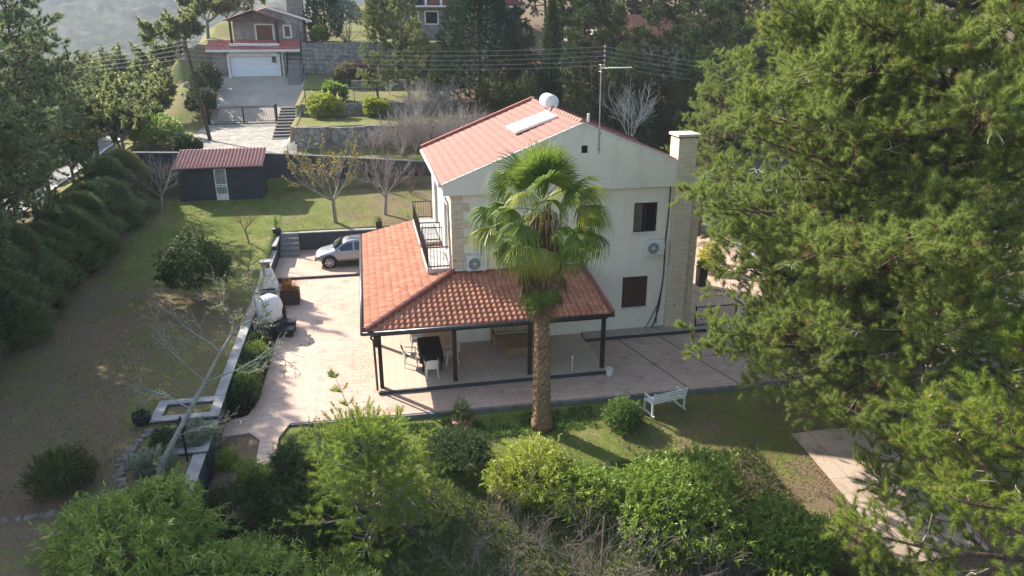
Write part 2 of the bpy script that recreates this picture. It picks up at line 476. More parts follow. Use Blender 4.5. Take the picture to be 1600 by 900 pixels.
# ------------------------------------------------------------------ the house
house=thing('house','white two storey house with red tiled roofs, corner porch and stone chimney','house',(0,0,0))
stucco=NT('white_stucco'); stucco.set(0.9,0,0.15); v=stucco.coord('Object')
c=stucco.mix(stucco.ramp(stucco.noise(v,0.6,5),[(0.4,0.0),(0.75,0.5)]),(0.84,0.79,0.68),(0.74,0.685,0.58))
vs_=stucco.coord('Object',(1.3,1.3,0.35))
c=stucco.mix(stucco.ramp(stucco.noise(vs_,1.6,5),[(0.50,0.0),(0.82,0.30)]),c,(0.52,0.47,0.38))
stucco.base(c); stucco.bump(stucco.noise(v,60,3),0.15,0.01); stucco=stucco.m
bandm=NT('weathered_render'); bandm.set(0.9,0,0.15); v=bandm.coord('Object',(1.2,1.2,0.4))
c=bandm.mix(bandm.ramp(bandm.noise(v,1.5,6),[(0.48,0.0),(0.85,0.5)]),(0.80,0.745,0.635),(0.47,0.43,0.36))
bandm.base(c); bandm=bandm.m
trim=mat('white_trim',(0.80,0.77,0.72),(0.66,0.63,0.58),0.7,3)
def holed_wall(mb, plane, a0,a1,b0,b1, holes, at, depth, flip=1):
    """wall sheet in x-z ('y' plane) or y-z ('x' plane) with openings and their reveals"""
    A=sorted(set([a0,a1]+[h for q in holes for h in q[:2]])); B=sorted(set([b0,b1]+[h for q in holes for h in q[2:]]))
    P=(lambda a,b,d:(a,at+d*flip,b)) if plane=='y' else (lambda a,b,d:(at+d*flip,a,b))
    for i in range(len(A)-1):
        for j in range(len(B)-1):
            ca,cb=(A[i]+A[i+1])/2,(B[j]+B[j+1])/2
            if any(q[0]<ca<q[1] and q[2]<cb<q[3] for q in holes): continue
            mb.quad(P(A[i],B[j],0),P(A[i+1],B[j],0),P(A[i+1],B[j+1],0),P(A[i],B[j+1],0))
    for q in holes:
        c4=[(q[0],q[2]),(q[1],q[2]),(q[1],q[3]),(q[0],q[3])]
        for k in range(4):
            (p,r),(s_,u)=c4[k],c4[(k+1)%4]
            mb.quad(P(p,r,0),P(s_,u,0),P(s_,u,depth),P(p,r,depth))
WIN=[(7.80,8.86,4.61,5.91),(5.29,6.33,4.98,5.92),(7.46,8.62,1.15,2.60),(1.83,2.64,4.66,5.85)]
DOORS=[(1.6,3.1,3.39,5.75),(5.6,7.6,3.39,5.75)]
w=MB()
holed_wall(w,'y',0,10.75,0,6.75,WIN,0.0,0.16)
holed_wall(w,'x',0,8.6,0,6.9,DOORS,0.0,0.16)
w.quad((10.75,0,0),(10.75,8.6,0),(10.75,8.6,6.9),(10.75,0,6.9))
w.quad((0,8.6,0),(10.75,8.6,0),(10.75,8.6,7.0),(5.37,8.6,9.2),(0,8.6,7.0))
w.quad((0.02,0.3,6.7),(10.7,0.3,6.7),(10.7,8.5,6.7),(0.02,8.5,6.7))
w.build('wall',stucco,house)
# gable band, proud of the wall
g=MB(); g.prism([(-0.36,6.6),(11.1,6.6),(11.1,7.02),(5.37,9.29),(-0.36,7.02)],-0.2,-0.003,'y')
band=g.build('gable_band',bandm,house,bevel=0.015)
at_=MB(); at_.box(5.32,5.57,-0.206,-0.19,8.14,8.44); at_.build('attic_vent',mat('vent_dark',(0.02,0.02,0.02),rough=0.9),band)
# eaves soffit boxes at the sides
for xa,xb in ((-0.36,-0.002),(10.752,11.1)):
    e=MB(); e.box(xa,xb,0.0,8.9,6.72,7.0); e.build('eaves',bandm,house)
# main roof
sl=math.atan2(2.28,5.73); cs,sn=math.cos(sl),math.sin(sl); L=5.80/cs
v1,f1=tiles((-0.42,9.0,7.05),(0,-1,0),(cs,0,sn),(-sn,0,cs),9.16,L,0.22,0.35,barrel=0.035)
v2,f2=tiles((11.16,-0.16,7.05),(0,1,0),(-cs,0,sn),(sn,0,cs),9.16,L,0.22,0.35,barrel=0.035)
me=npmesh('roof',np.concatenate([v1,v2]),np.concatenate([f1,f2+len(v1)]))
roof=link('roof',me,tile_old,house)
u=MB(); u.prism([(-0.40,6.98),(-0.40,7.03),(5.37,9.325),(11.14,7.03),(11.14,6.98),(5.37,9.28)],0.01,8.98,'y'); u.build('roof_deck',bandm,house)
rk=MB(); captube(rk,(5.37,-0.12,9.36),(5.37,8.9,9.36),0.12,0.42); rk.build('ridge_cap',tile_old,roof,smooth=True)
vc=MB()
for sx in (-1,1):
    a=Vector((5.37,8.98,9.44)); b=Vector((5.37+sx*5.8,8.98,9.44-5.8*math.tan(sl)))
    d=(b-a).normalized(); vc.tube([a,b],[0.16,0.16],4,off=math.pi/4)
vc.build('verge_cap',cap_mat,roof)
fv=MB()
for sx in (-1,1):
    a=Vector((5.37,-0.19,9.33)); b=Vector((5.37+sx*5.76,-0.19,9.33-5.76*math.tan(sl)))
    fv.tube([a,b],[0.05,0.05],4,off=math.pi/4)
fv.build('verge_trim',trim,roof)
gt=MB(); gt.tube([(-0.46,8.9,6.98),(-0.46,0.0,6.98)],0.07,8); gt.tube([(-0.30,-0.28,6.6),(-0.16,-0.12,6.3),(-0.1,-0.08,3.4)],0.05,8)
gt.build('gutter',trim,house,smooth=True)
# windows
frame_m=mat('brown_frame',(0.06,0.032,0.02),(0.04,0.022,0.015),0.5,8)
glass=NT('dark_glass'); glass.base((0.012,0.014,0.016)); glass.set(0.06,0,0.6); glass=glass.m
shut_m=mat('brown_shutter',(0.085,0.042,0.028),(0.06,0.03,0.02),0.55,6,stretch=(1,1,8))
def window(x0,x1,z0,z1,kind,lab=None):
    f=MB(); t_=0.06
    for a in ((x0,x0+t_,z0,z1),(x1-t_,x1,z0,z1),(x0+t_,x1-t_,z0,z0+t_),(x0+t_,x1-t_,z1-t_,z1),((x0+x1)/2-0.035,(x0+x1)/2+0.035,z0+t_,z1-t_)):
        f.box(a[0]+0.003,a[1]-0.003,0.06,0.14,a[2]+0.003,a[3]-0.003)
    fr=f.build('window',frame_m,house)
    if lab: fr['label']=lab
    p=MB(); p.box(x0+0.02,x1-0.02,0.10,0.12,z0+0.02,z1-0.02); p.build('pane',glass,fr)
    s=MB(); s.box(x0-0.06,x1+0.06,-0.06,0.05,z0-0.06,z0-0.003); s.build('sill',trim,fr,bevel=0.008)
    if kind=='shut':
        for a,b in ((x0+0.05,(x0+x1)/2-0.01),((x0+x1)/2+0.01,x1-0.05)):
            q=MB(); q.box(a,b,0.015,0.05,z0+0.04,z1-0.04)
            n=int((z1-z0)/0.07)
            for k in range(n): q.rbox(((a+b)/2,0.012,z0+0.08+k*(z1-z0-0.14)/n),(b-a-0.12,0.02,0.05),rx=R(-25))
            q.build('shutter',shut_m,fr)
    if kind=='curtain':
        q=MB()
        for k in range(10): q.box(x0+0.07+k*0.035,x0+0.1+k*0.035,0.085,0.098,z0+0.06,z1-0.06)
        q.build('curtain',mat('curtain_cloth',(0.16,0.14,0.11),rough=0.9),fr)
window(*WIN[0],'curtain','upper window with brown frame and half drawn curtain')
window(*WIN[1],'open','small upper window with brown frame beside the palm')
window(*WIN[2],'shut','ground floor window with closed brown shutters')
window(*WIN[3],'open','upper window hidden behind the palm fronds')
for y0,y1,z0,z1 in DOORS:
    f=MB(); 
    for a in ((y0,y0+.08,z0,z1),(y1-.08,y1,z0,z1),(y0+.08,y1-.08,z0,z0+.08),(y0+.08,y1-.08,z1-.08,z1),((y0+y1)/2-.05,(y0+y1)/2+.05,z0+.08,z1-.08)):
        f.box(0.06,0.14,a[0]+.003,a[1]-.003,a[2]+.003,a[3]-.003)
    d=f.build('balcony_door',trim,house)
    p=MB(); p.box(0.10,0.12,y0+.02,y1-.02,z0+.02,z1-.02); p.build('pane',glass,d)
# corner quoins and chimney in sandy stone
sand=brickmat('sandy_stone',(0.64,0.53,0.37),(0.71,0.61,0.45),(0.52,0.43,0.31),1.0,0.42,0.20,0.012,rot=(R(90),0,0),bump=0.5,
    stain=[(2.2,0.45,0.7,(0.70,0.62,0.47),0.7),(3.5,0.60,0.72,(0.30,0.13,0.06),0.75),(12,0.5,0.8,(0.38,0.28,0.18),0.4)])
q=MB(); q2=MB()
for k in range(9):
    z0=3.45+k*0.35; wd=0.72 if k%2 else 0.45
    q.box(-0.03,wd,-0.03,0.0-0.002,z0+0.006,z0+0.344)
    q.box(-0.03,-0.002,-0.002,0.45 if k%2 else 0.7,z0+0.006,z0+0.344)
for k in range(18):
    z0=0.1+k*0.35; 
    q2.box(10.35,10.79,-0.03,-0.002,z0+0.006,z0+0.344)
q.build('quoin',sand,house,bevel=0.012); q2.build('quoin',sand,house,bevel=0.012)
ch=MB(); ch.box(9.50,10.33,-0.25,0.62,0,8.62)
chim=ch.build('chimney',sand,house,bevel=0.012)
c2=MB(); c2.box(9.42,10.42,-0.34,0.70,8.66,8.78); c2.build('chimney_cap',mat('cap_concrete',(0.62,0.56,0.50),(0.5,0.44,0.38),0.85,3),chim,bevel=0.02)
for a in ((9.5,9.62,-0.25,0.62),(10.21,10.33,-0.25,0.62)):
    c3=MB(); c3.box(*a,8.6,8.68); c3.build('chimney_neck',mat('soot',(0.03,0.028,0.026),rough=0.95),chim)
c4=MB(); c4.box(9.54,10.29,-0.215,0.58,8.60,8.656); c4.build('flue',mat('soot_black',(0.012,0.012,0.012),rough=0.95),chim)
cb=MB(); cb.tube([(9.35,-0.06,6.6),(9.36,-0.05,5.6),(9.30,-0.05,4.2),(9.33,-0.05,2.6),(9.22,-0.06,1.1),(9.05,-0.08,0.4),(8.9,-0.15,0.18)],0.028,6)
cb.tube([(9.33,-0.05,2.2),(9.15,-0.06,1.2),(8.75,-0.08,0.35),(8.55,-0.2,0.16)],0.02,6)
cb.tube([(9.28,-0.05,2.0),(9.12,-0.07,0.9),(9.12,-0.1,0.3)],0.02,6)
cb.build('cable',mat('black_rubber',(0.015,0.015,0.016),rough=0.6),house,smooth=True)
# plinth step along the front wall
pl=MB(); pl.box(5.62,12.2,-0.72,-0.004,0.001,0.15); pl.build('plinth_step',mat('step_concrete',(0.42,0.36,0.30),(0.33,0.28,0.23),0.85,2),house,bevel=0.01)
pe=MB(); pe.box(5.62,12.2,-0.76,-0.722,0.001,0.13); pe.build('step_edge',mat('edge_dark',(0.05,0.05,0.055),rough=0.7),house)
# balconies
slabm=mat('balcony_concrete',(0.50,0.50,0.48),(0.40,0.40,0.39),0.85,2)
iron=NT('black_iron'); iron.base((0.018,0.018,0.02)); iron.set(0.45,0.4,0.4); iron=iron.m
for y0,y1 in ((0.45,3.75),(4.55,9.1)):
    s=MB(); s.box(-1.05,-0.003,y0,y1,3.18,3.37)
    b=s.build('balcony',slabm,house,bevel=0.01)
    r=MB(); 
    runs=[((-1.0,y0+.05),(-1.0,y1-.05)),((-1.0,y0+.05),(-0.06,y0+.05)),((-1.0,y1-.05),(-0.06,y1-.05))]
    for (xa,ya),(xb,yb) in runs:
        for z in (3.47,4.3): r.bar((xa,ya,z),(xb,yb,z),0.045)
        L_=math.hypot(xb-xa,yb-ya); n=int(L_/0.13)
        for k in range(n+1):
            t_=k/n; x=xa+(xb-xa)*t_; y=ya+(yb-ya)*t_
            big=(k==0 or k==n or k%8==0)
            r.bar((x,y,3.37),(x,y,4.3),0.045 if big else 0.018)
    r.build('railing',iron,b)
# porch
EX,EY,EZ,TZ=-3.72,-3.62,2.44,3.30
sl2=math.atan2(TZ-EZ,3.72); c2_,s2_=math.cos(sl2),math.sin(sl2); L2=3.66/c2_
# front slope: u along +x from the hip corner
def clampF(u,w):
    lo=w*c2_; hi=9.42-w*0.06
    return np.clip(u,lo,np.maximum(hi,lo)),w
def clampL(u,w):
    # u runs along -y from the far end to the corner
    hi=13.42-w*c2_
    return np.clip(u,0,hi),w
vf,ff=tiles((EX,EY,EZ),(1,0,0),(0,c2_,s2_),(0,-s2_,c2_),9.46,L2,0.222,0.34,clampF,0.055)
vl,fl=tiles((EX,9.8,EZ),(0,-1,0),(c2_,0,s2_),(-s2_,0,c2_),13.42,3.70/c2_,0.222,0.34,clampL,0.055)
me=npmesh('porch_roof',np.concatenate([vf,vl]),np.concatenate([ff,fl+len(vf)]))
pr=link('porch_roof',me,tile_new,house)
d=MB()
d.add([(EX,EY,EZ-.02),(5.72,EY,EZ-.02),(5.50,-0.005,TZ-.03),(-0.005,-0.005,TZ-.03)],[(0,1,2,3)])
d.add([(EX,9.8,EZ-.02),(EX,EY,EZ-.02),(-0.005,-0.005,TZ-.03),(-0.005,9.8,TZ-.03)],[(0,1,2,3)])
d.build('porch_ceiling',mat('porch_boards',(0.20,0.12,0.07),(0.14,0.08,0.05),0.7,4,stretch=(1,8,1)),house)
h=MB(); captube(h,(EX+.02,EY+.02,EZ+.07),(-0.02,-0.04,TZ+.09),0.13,0.4); 
h.tube([(5.78,EY-.02,EZ+.06),(5.54,-0.02,TZ+.07)],[0.10,0.10],4,off=math.pi/4)
h.tube([(0.0,-0.05,TZ+.02),(5.5,-0.05,TZ+.02)],[0.07,0.07],4,off=math.pi/4)
h.build('hip_cap',cap_mat,pr,smooth=False)
fm=NT('dark_gutter'); fm.base((0.05,0.05,0.055)); fm.set(0.35,0.3,0.5); fm=fm.m
f=MB(); f.tube([(EX-.08,EY-.09,EZ-.02),(5.80,EY-.09,EZ-.02)],0.075,8); f.tube([(EX-.09,9.8,EZ-.02),(EX-.09,EY-.08,EZ-.02)],0.075,8)
f.tube([(EX+.25,EY-.02,EZ-.08),(EX+.2,EY+.1,EZ-.28),(-3.42,-3.62,EZ-.36),(-3.40,-3.62,0.05)],0.045,8)
f.build('gutter',fm,pr,smooth=True)
wood=mat('dark_timber',(0.035,0.022,0.016),(0.022,0.014,0.011),0.6,5,stretch=(6,6,1))
b=MB(); b.box(-3.5,5.6,-3.55,-3.40,EZ-.22,EZ-.06); b.box(-3.45,-3.30,-3.39,9.7,EZ-.22,EZ-.06); b.box(5.42,5.56,-3.39,-0.01,EZ-.20,EZ-.04); b.build('porch_beam',wood,house)
for x,y in ((-3.22,-3.5),(-0.43,-3.5),(2.5,-3.5),(5.46,-3.5),(-3.38,0.6),(-3.38,5.2),(-3.38,9.5)):
    p=MB(); p.box(x-.075,x+.075,y-.075,y+.075,0.02,EZ-.2); p.build('porch_post',wood,house,bevel=0.008)
floor_m=brickmat('porch_tiles',(0.56,0.46,0.36),(0.52,0.42,0.33),(0.40,0.32,0.25),1.0,0.33,0.33,0.012,off=0,bump=0.08,stain=[(0.8,0.45,0.7,(0.44,0.33,0.26),0.5)],rough=0.5)
p=MB(); p.box(-3.30,5.55,-3.82,-0.006,0.002,0.10); p.box(-3.30,-0.006,-0.004,9.7,0.002,0.10); p.build('porch_floor',floor_m,house)
k=MB(); k.box(-3.36,5.62,-3.92,-3.823,0.001,0.115); k.build('porch_edge',mat('slate_edge',(0.06,0.065,0.07),(0.04,0.045,0.05),0.6,4),house)

# ------------------------------------------------------------------ garden walls
slate=mat('slate_paint',(0.050,0.058,0.066),(0.036,0.041,0.047),0.8,1.2,bump=0.1,bscale=25)
coping=mat('pale_coping',(0.36,0.355,0.34),(0.25,0.245,0.235),0.85,2.5,bump=0.15)
def garden_wall(name,label,x0,x1,y0,y1,z0,z1,cap=0.06,over=0.03,group=None,capm=None,bodym=None):
    r=thing(name,label,'wall',((x0+x1)/2,(y0+y1)/2,z0),group=group)
    ox,oy,oz=r.location
    b=MB(); b.box(x0-ox,x1-ox,y0-oy,y1-oy,0,z1-oz-cap); b.build('wall_body',bodym or slate,r)
    c=MB(); c.box(x0-ox-over,x1-ox+over,y0-oy-over,y1-oy+over,z1-oz-cap+0.001,z1-oz); c.build('coping',capm or coping,r,bevel=0.01)
    return r
garden_wall('retaining_wall','dark retaining wall with pale coping behind the silver car',-7.50,-0.4,15.50,15.74,-0.2,1.22)
garden_wall('garden_wall','long dark wall with pale coping along the left edge of the patio',-8.96,-8.66,-4.40,13.2,-0.6,0.86)
garden_wall('garden_wall','dark wall with pale coping leading up beside the concrete steps',-8.96,-8.66,13.26,17.0,-0.2,1.12)
st=thing('garden_steps','four grey concrete steps going up from the parking beside the dark wall','steps',(-8.08,14.9,0.11))
stm=mat('step_grey',(0.24,0.24,0.235),(0.17,0.17,0.165),0.85,4,bump=0.2)
for k in range(5):
    b=MB(); y0=-0.75+k*0.33; b.box(-0.53,0.53,y0,y0+0.33 if k<4 else y0+0.5,-0.05,0.22*(k+1)); b.build('step',stm,st,bevel=0.012)
# planters at the front left corner
def planter(label,x0,x1,y0,y1,z0,z1,th):
    r=thing('concrete_planter',label,'planter',((x0+x1)/2,(y0+y1)/2,z0))
    ox,oy,oz=r.location
    b=MB()
    for a in ((x0,x1,y0,y0+th),(x0,x1,y1-th,y1),(x0,x0+th,y0+th,y1-th),(x1-th,x1,y0+th,y1-th)):
        b.box(a[0]-ox,a[1]-ox,a[2]-oy,a[3]-oy,0,z1-oz-0.05)
    b.build('planter_wall',slate,r)
    c=MB()
    for a in ((x0-.02,x1+.02,y0-.02,y0+th),(x0-.02,x1+.02,y1-th,y1+.02),(x0-.02,x0+th,y0+th,y1-th),(x1-th,x1+.02,y0+th,y1-th)):
        c.box(a[0]-ox,a[1]-ox,a[2]-oy,a[3]-oy,z1-oz-0.049,z1-oz)
    c.build('coping',coping,r)
    s=MB(); s.box(x0+th-ox,x1-th-ox,y0+th-oy,y1-th-oy,0,z1-oz-0.22); s.build('soil',mat('planter_soil',(0.06,0.04,0.028),(0.03,0.02,0.014),0.95,8,bump=0.5),r)
    return r
planter('dark planter frame with pale rim set across the lawn edge',-10.75,-8.64,-5.85,-4.45,-0.5,0.84,0.30)
planter('dark planter holding a grey green cushion plant',-9.6,-8.60,-7.95,-6.15,-0.6,0.80,0.26)
garden_wall('garden_wall','short dark wall with pale coping below the cushion plant planter',-8.98,-8.66,-10.6,-8.0,-1.2,0.72)
sb=thing('paving_slab','pale square slab lying inside the empty planter frame','slab',(-9.95,-5.2,0.62))
b=MB(); b.box(-0.38,0.38,-0.36,0.36,0,0.05); b.build('slab',coping,sb,bevel=0.01)
# lamp post
lp=thing('garden_lamp','black garden lamp post with square lantern beside the planter','lamp',(-9.12,-8.25,-0.2))
b=MB(); b.tube([(0,0,0),(0,0,1.9)],0.035,8); b.tube([(0,0,0),(0,0,0.25)],0.06,8); b.build('post',iron,lp)
b=MB(); b.lathe([(0.05,1.9),(0.10,1.95),(0.13,2.2),(0.15,2.22),(0.03,2.34),(0.02,2.4)],n=8); b.build('lantern',iron,lp)

# ------------------------------------------------------------------ oven, barbecue, planters
white_m=mat('white_plaster',(0.78,0.77,0.74),(0.62,0.61,0.58),0.8,3)
ov=thing('pizza_oven','white domed outdoor oven on a dark square base','oven',(-7.95,3.35,0))
b=MB(); b.box(-0.62,0.62,-0.6,0.6,0.001,0.55); b.build('oven_base',slate,ov,bevel=0.02)
b=MB(); b.box(-0.7,0.7,-0.68,0.68,0.551,0.60); b.build('worktop',mat('dark_stone',(0.04,0.04,0.045),rough=0.5),ov,bevel=0.01)
prof=[(0.56,0.60),(0.59,0.8),(0.58,1.15),(0.53,1.38),(0.40,1.56),(0.22,1.66),(0.02,1.69)]
b=MB(); b.lathe(prof,n=28); b.build('dome',white_m,ov,smooth=True)
b=MB(); b.tube([(0.50,0.0,0.85),(0.66,0.0,0.85)],[0.24,0.24],12); b.build('oven_mouth',mat('oven_black',(0.02,0.02,0.02),rough=0.9),ov)
for i,(x,y,h_) in enumerate([(-7.25,2.55,0.36),(-7.2,3.2,0.46)]):
    bk=thing('storage_box',['low black box at the front corner of the oven','black lidded box beside the domed oven'][i],'box',(x,y,0.0))
    b=MB(); b.prism([(-.30,0.002),(.30,0.002),(.34,h_-.06),(-.34,h_-.06)],-.25,.25,'y'); b.build('box_body',mat('black_plastic',(0.025,0.025,0.027),rough=0.5),bk,bevel=0.02)
    b=MB(); b.box(-.36,.36,-.28,.28,h_-.059,h_); b.build('lid',mat('black_lid',(0.03,0.03,0.032),rough=0.45),bk,bevel=0.02)
bq=thing('barbecue','white masonry barbecue with tapered hood and chimney','barbecue',(-8.35,6.4,0))
b=MB(); b.box(-0.5,-0.38,-0.4,0.4,0.001,0.85); b.box(0.38,0.5,-0.4,0.4,0.001,0.85); b.box(-0.5,0.5,0.402,0.5,0.001,0.85); b.build('barbecue_base',white_m,bq,bevel=0.01)
b=MB(); b.box(-0.58,0.58,-0.5,0.52,0.851,0.93); b.build('counter',coping,bq,bevel=0.01)
b=MB(); b.add([(-.46,-.36,1.05),(.46,-.36,1.05),(.46,.46,1.05),(-.46,.46,1.05),(-.2,-.12,2.0),(.2,-.12,2.0),(.2,.28,2.0),(-.2,.28,2.0)],[(0,3,2,1),(4,5,6,7),(0,1,5,4),(1,2,6,5),(2,3,7,6),(3,0,4,7)])
b.box(-.46,-.36,-.3,.46,.931,1.049); b.box(.36,.46,-.3,.46,.931,1.049)
b.build('hood',white_m,bq,bevel=0.01)
b=MB(); b.box(-.17,.17,-.09,.25,2.001,2.28); b.build('chimney_pipe',mat('sooty_render',(0.16,0.15,0.14),(0.08,0.08,0.08),0.9,5),bq)
b=MB(); b.box(-.27,.27,-.19,.35,2.281,2.34); b.build('chimney_cap',coping,bq,bevel=0.01)
cr=thing('log_crate','dark timber planter crate with orange and green plants beside the barbecue','planter',(-7.45,6.75,0))
crm=mat('weathered_planks',(0.09,0.065,0.05),(0.05,0.036,0.028),0.85,5,stretch=(1,1,6))
for y in (-.42,.42):
    b=MB()
    for k in range(4): b.box(-.45,.45,y-.02,y+.02,.02+k*.17,.17+k*.17)
    b.build('side_boards',crm,cr)
for x in (-.47,.47):
    b=MB()
    for k in range(4): b.box(x-.02,x+.02,-.44,.44,.02+k*.17,.17+k*.17)
    b.build('end_boards',crm,cr)
b=MB(); b.box(-.44,.44,-.39,.39,.02,.62); b.build('soil',mat('crate_soil',(0.05,0.035,0.025),rough=0.95),cr)

# ------------------------------------------------------------------ porch furniture
plastic=mat('white_plastic',(0.70,0.68,0.62),(0.62,0.60,0.54),0.45,3,spec=0.4)
def plastic_chair(label,loc,rz):
    r=thing('plastic_chair',label,'chair',loc,rz,group='white plastic chairs round the porch table')
    b=MB(); b.box(-.22,.22,-.21,.22,.42,.45); b.build('seat',plastic,r,bevel=0.015)
    for sx in (-1,1):
        b=MB(); b.tube([(sx*.20,.20,.42),(sx*.24,.26,0.0)],[.032,.022],6); b.build('leg',plastic,r)
        b=MB(); b.tube([(sx*.20,-.19,.42),(sx*.24,-.27,0.0)],[.032,.022],6); b.build('leg',plastic,r)
        b=MB(); b.tube([(sx*.25,.20,.43),(sx*.27,.22,.64),(sx*.265,-.05,.66),(sx*.235,-.26,.70)],[.02,.024,.024,.022],6); b.build('armrest',plastic,r)
    b=MB(); n=6
    vs=[];fs=[]
    for i in range(n+1):
        t_=i/n*2-1; x=t_*.235; yo=-.22-.05*(1-t_*t_)
        vs+= [(x,yo,.44),(x,yo-.10,.86-.05*t_*t_),(x,yo-.125,.86-.05*t_*t_),(x,yo-.025,.44)]
    for i in range(n):
        a=i*4; fs+=[(a,a+4,a+5,a+1),(a+1,a+5,a+6,a+2),(a+2,a+6,a+7,a+3),(a+3,a+7,a+4,a)]
    fs+=[(0,1,2,3),(n*4+3,n*4+2,n*4+1,n*4)]
    b.add(vs,fs); b.build('backrest',plastic,r,smooth=False)
    return r
FZ=0.102
plastic_chair('white plastic armchair on the sunny left side of the black table',(-2.02,-1.75,FZ),R(-90))
plastic_chair('white plastic armchair with its back to the garden at the near end of the table',(-1.28,-2.95,FZ),0)
plastic_chair('white plastic armchair in shade right of the black table',(-0.42,-1.95,FZ),R(100))
plastic_chair('white plastic armchair at the far house end of the table',(-1.65,-0.35,FZ),R(175))
tb=thing('dining_table','dark rectangular porch table','table',(-1.22,-1.7,FZ))
dk=mat('black_table',(0.018,0.017,0.017),rough=0.5)
b=MB(); b.box(-.42,.42,-.85,.85,.72,.76); b.build('tabletop',dk,tb,bevel=0.01)
for sx in (-1,1):
    for sy in (-1,1):
        b=MB(); b.box(sx*.36-.03,sx*.36+.03,sy*.78-.03,sy*.78+.03,0,.72); b.build('leg',dk,tb)
tc=thing('tablecloth','black cloth draped over the porch table','tablecloth',(-1.22,-1.7,FZ+.762))
vs=[];fs=[];n=40
ring=[]
for k in range(n):
    a=2*math.pi*k/n; cx_,cy_=math.cos(a),math.sin(a); s_=max(abs(cx_),abs(cy_))
    ring.append((cx_/s_*.44,cy_/s_*.87))
for z,gr,wv in ((0.004,1.0,0),(0.0,1.02,0),(-.18,1.05,.012),(-.36,1.08,.025)):
    for k,(x,y) in enumerate(ring):
        w_=1+wv*math.sin(k*1.9)*2.0
        vs.append((x*gr*w_,y*(1+(gr-1)*.5)*w_,z))
for j in range(3):
    for k in range(n): fs.append((j*n+k,j*n+(k+1)%n,(j+1)*n+(k+1)%n,(j+1)*n+k))
fs.append(tuple(range(n)))
b=MB(); b.add(vs,fs); b.build('cloth',mat('black_cloth',(0.012,0.012,0.013),(0.02,0.02,0.022),0.75,6),tc)
tan=mat('honey_wood',(0.40,0.26,0.12),(0.30,0.19,0.085),0.6,6,stretch=(1,1,6))
sf=thing('wooden_sofa','honey coloured slatted wooden sofa against the porch wall','sofa',(2.55,-0.55,FZ))
for sx in (-1,1):
    b=MB()
    b.box(sx*1.0-.035,sx*1.0+.035,-.38,-.31,0,.60); b.box(sx*1.0-.035,sx*1.0+.035,.25,.32,0,.85); b.box(sx*1.0-.045,sx*1.0+.045,-.40,.34,.601,.64)
    b.build('side_frame',tan,sf)
b=MB(); b.box(-.96,.96,-.37,-.32,.22,.32)
for k in range(7): b.box(-.96,.96,-.31+k*.085,-.245+k*.085,.33,.355)
b.build('seat',tan,sf)
b=MB(); b.box(-.96,.96,.27,.31,.78,.85); b.box(-.96,.96,.27,.31,.42,.48)
for k in range(16): b.box(-.92+k*.119,-.87+k*.119,.28,.30,.48,.78)
b.build('backrest',tan,sf)
ct=thing('coffee_table','low slatted honey wood coffee table in front of the sofa','table',(2.45,-1.65,FZ))
b=MB()
for k in range(6): b.box(-.55,.55,-.30+k*.102,-.21+k*.102,.40,.43)
b.build('tabletop',tan,ct)
b=MB(); b.box(-.50,.50,-.29,-.26,.10,.14); b.box(-.50,.50,-.29,-.26,.33,.37)
for k in range(12): b.box(-.48+k*.085,-.44+k*.085,-.285,-.265,.14,.33)
b.build('slatted_front',tan,ct)
for sx in (-1,1):
    for sy in (-1,1):
        b=MB(); b.box(sx*.52-.03,sx*.52+.03,sy*.27-.03,sy*.27+.03,0,.40); b.build('leg',tan,ct)
wp=thing('white_pipe','thin white pipe standing at the front edge of the porch floor','pipe',(4.2,-3.6,FZ))
b=MB(); b.tube([(0,0,0),(0,0,.62)],.022,8); b.tube([(0,0,.58),(0,0,.68)],.045,8); b.build('pipe',plastic,wp)
bu=thing('white_bucket','crumpled white bucket at the foot of the right porch post','bucket',(5.60,-4.05,0.001))
b=MB(); b.lathe([(0.11,0.001),(0.15,0.30),(0.165,0.31),(0.15,0.315),(0.11,0.03),(0.0,0.03)],n=14); b.build('bucket',white_m,bu)

# ------------------------------------------------------------------ machines on the facade and the roof
ac_m=mat('ac_white',(0.76,0.75,0.70),(0.70,0.69,0.64),0.45,2)
def ac(label,x,z):
    r=thing('air_conditioner',label,'air conditioner',(x,-0.01,z),group='outdoor air conditioner units on the front wall')
    b=MB(); b.box(-.42,.42,-.34,-.06,0,.60); b.build('casing',ac_m,r,bevel=0.015)
    b=MB(); b.tube([(-.10,-.338,.30),(-.10,-.352,.30)],.25,24); b.build('fan_well',mat('fan_dark',(0.05,0.05,0.055),rough=0.6),r)
    b=MB()
    for rr in (.07,.12,.17,.22,.255):
        pts=[(-.10+rr*math.cos(2*math.pi*k/24),-.358,.30+rr*math.sin(2*math.pi*k/24)) for k in range(25)]
        b.tube(pts,.006,4,cap=False)
    for k in range(6): 
        a=k*math.pi/6; b.tube([(-.10-.255*math.cos(a),-.358,.30-.255*math.sin(a)),(-.10+.255*math.cos(a),-.358,.30+.255*math.sin(a))],.006,4)
    b.tube([(-.10,-.35,.30),(-.10,-.366,.30)],.05,12)
    b.build('fan_grille',ac_m,r)
    b=MB()
    for sx in (-.3,.3): b.box(sx-.02,sx+.02,-.36,-.002,-.04,-.002); b.box(sx-.02,sx+.02,-.03,-.002,-.25,-.041)
    b.build('bracket',ac_m,r)
    b=MB(); b.tube([(.42,-.2,.15),(.52,-.12,.2),(.56,-.03,.4),(.75,-.03,.5)],.018,6); b.build('pipe',ac_m,r)
ac('white air conditioner unit below the curtained upper window',8.74,3.66)
ac('white air conditioner unit low beside the stone corner, half behind the palm',0.95,3.45)
sw=thing('solar_water_heater','white solar water tank with tilted collector panel on the roof ridge','solar heater',(4.9,4.2,9.0))
b=MB()
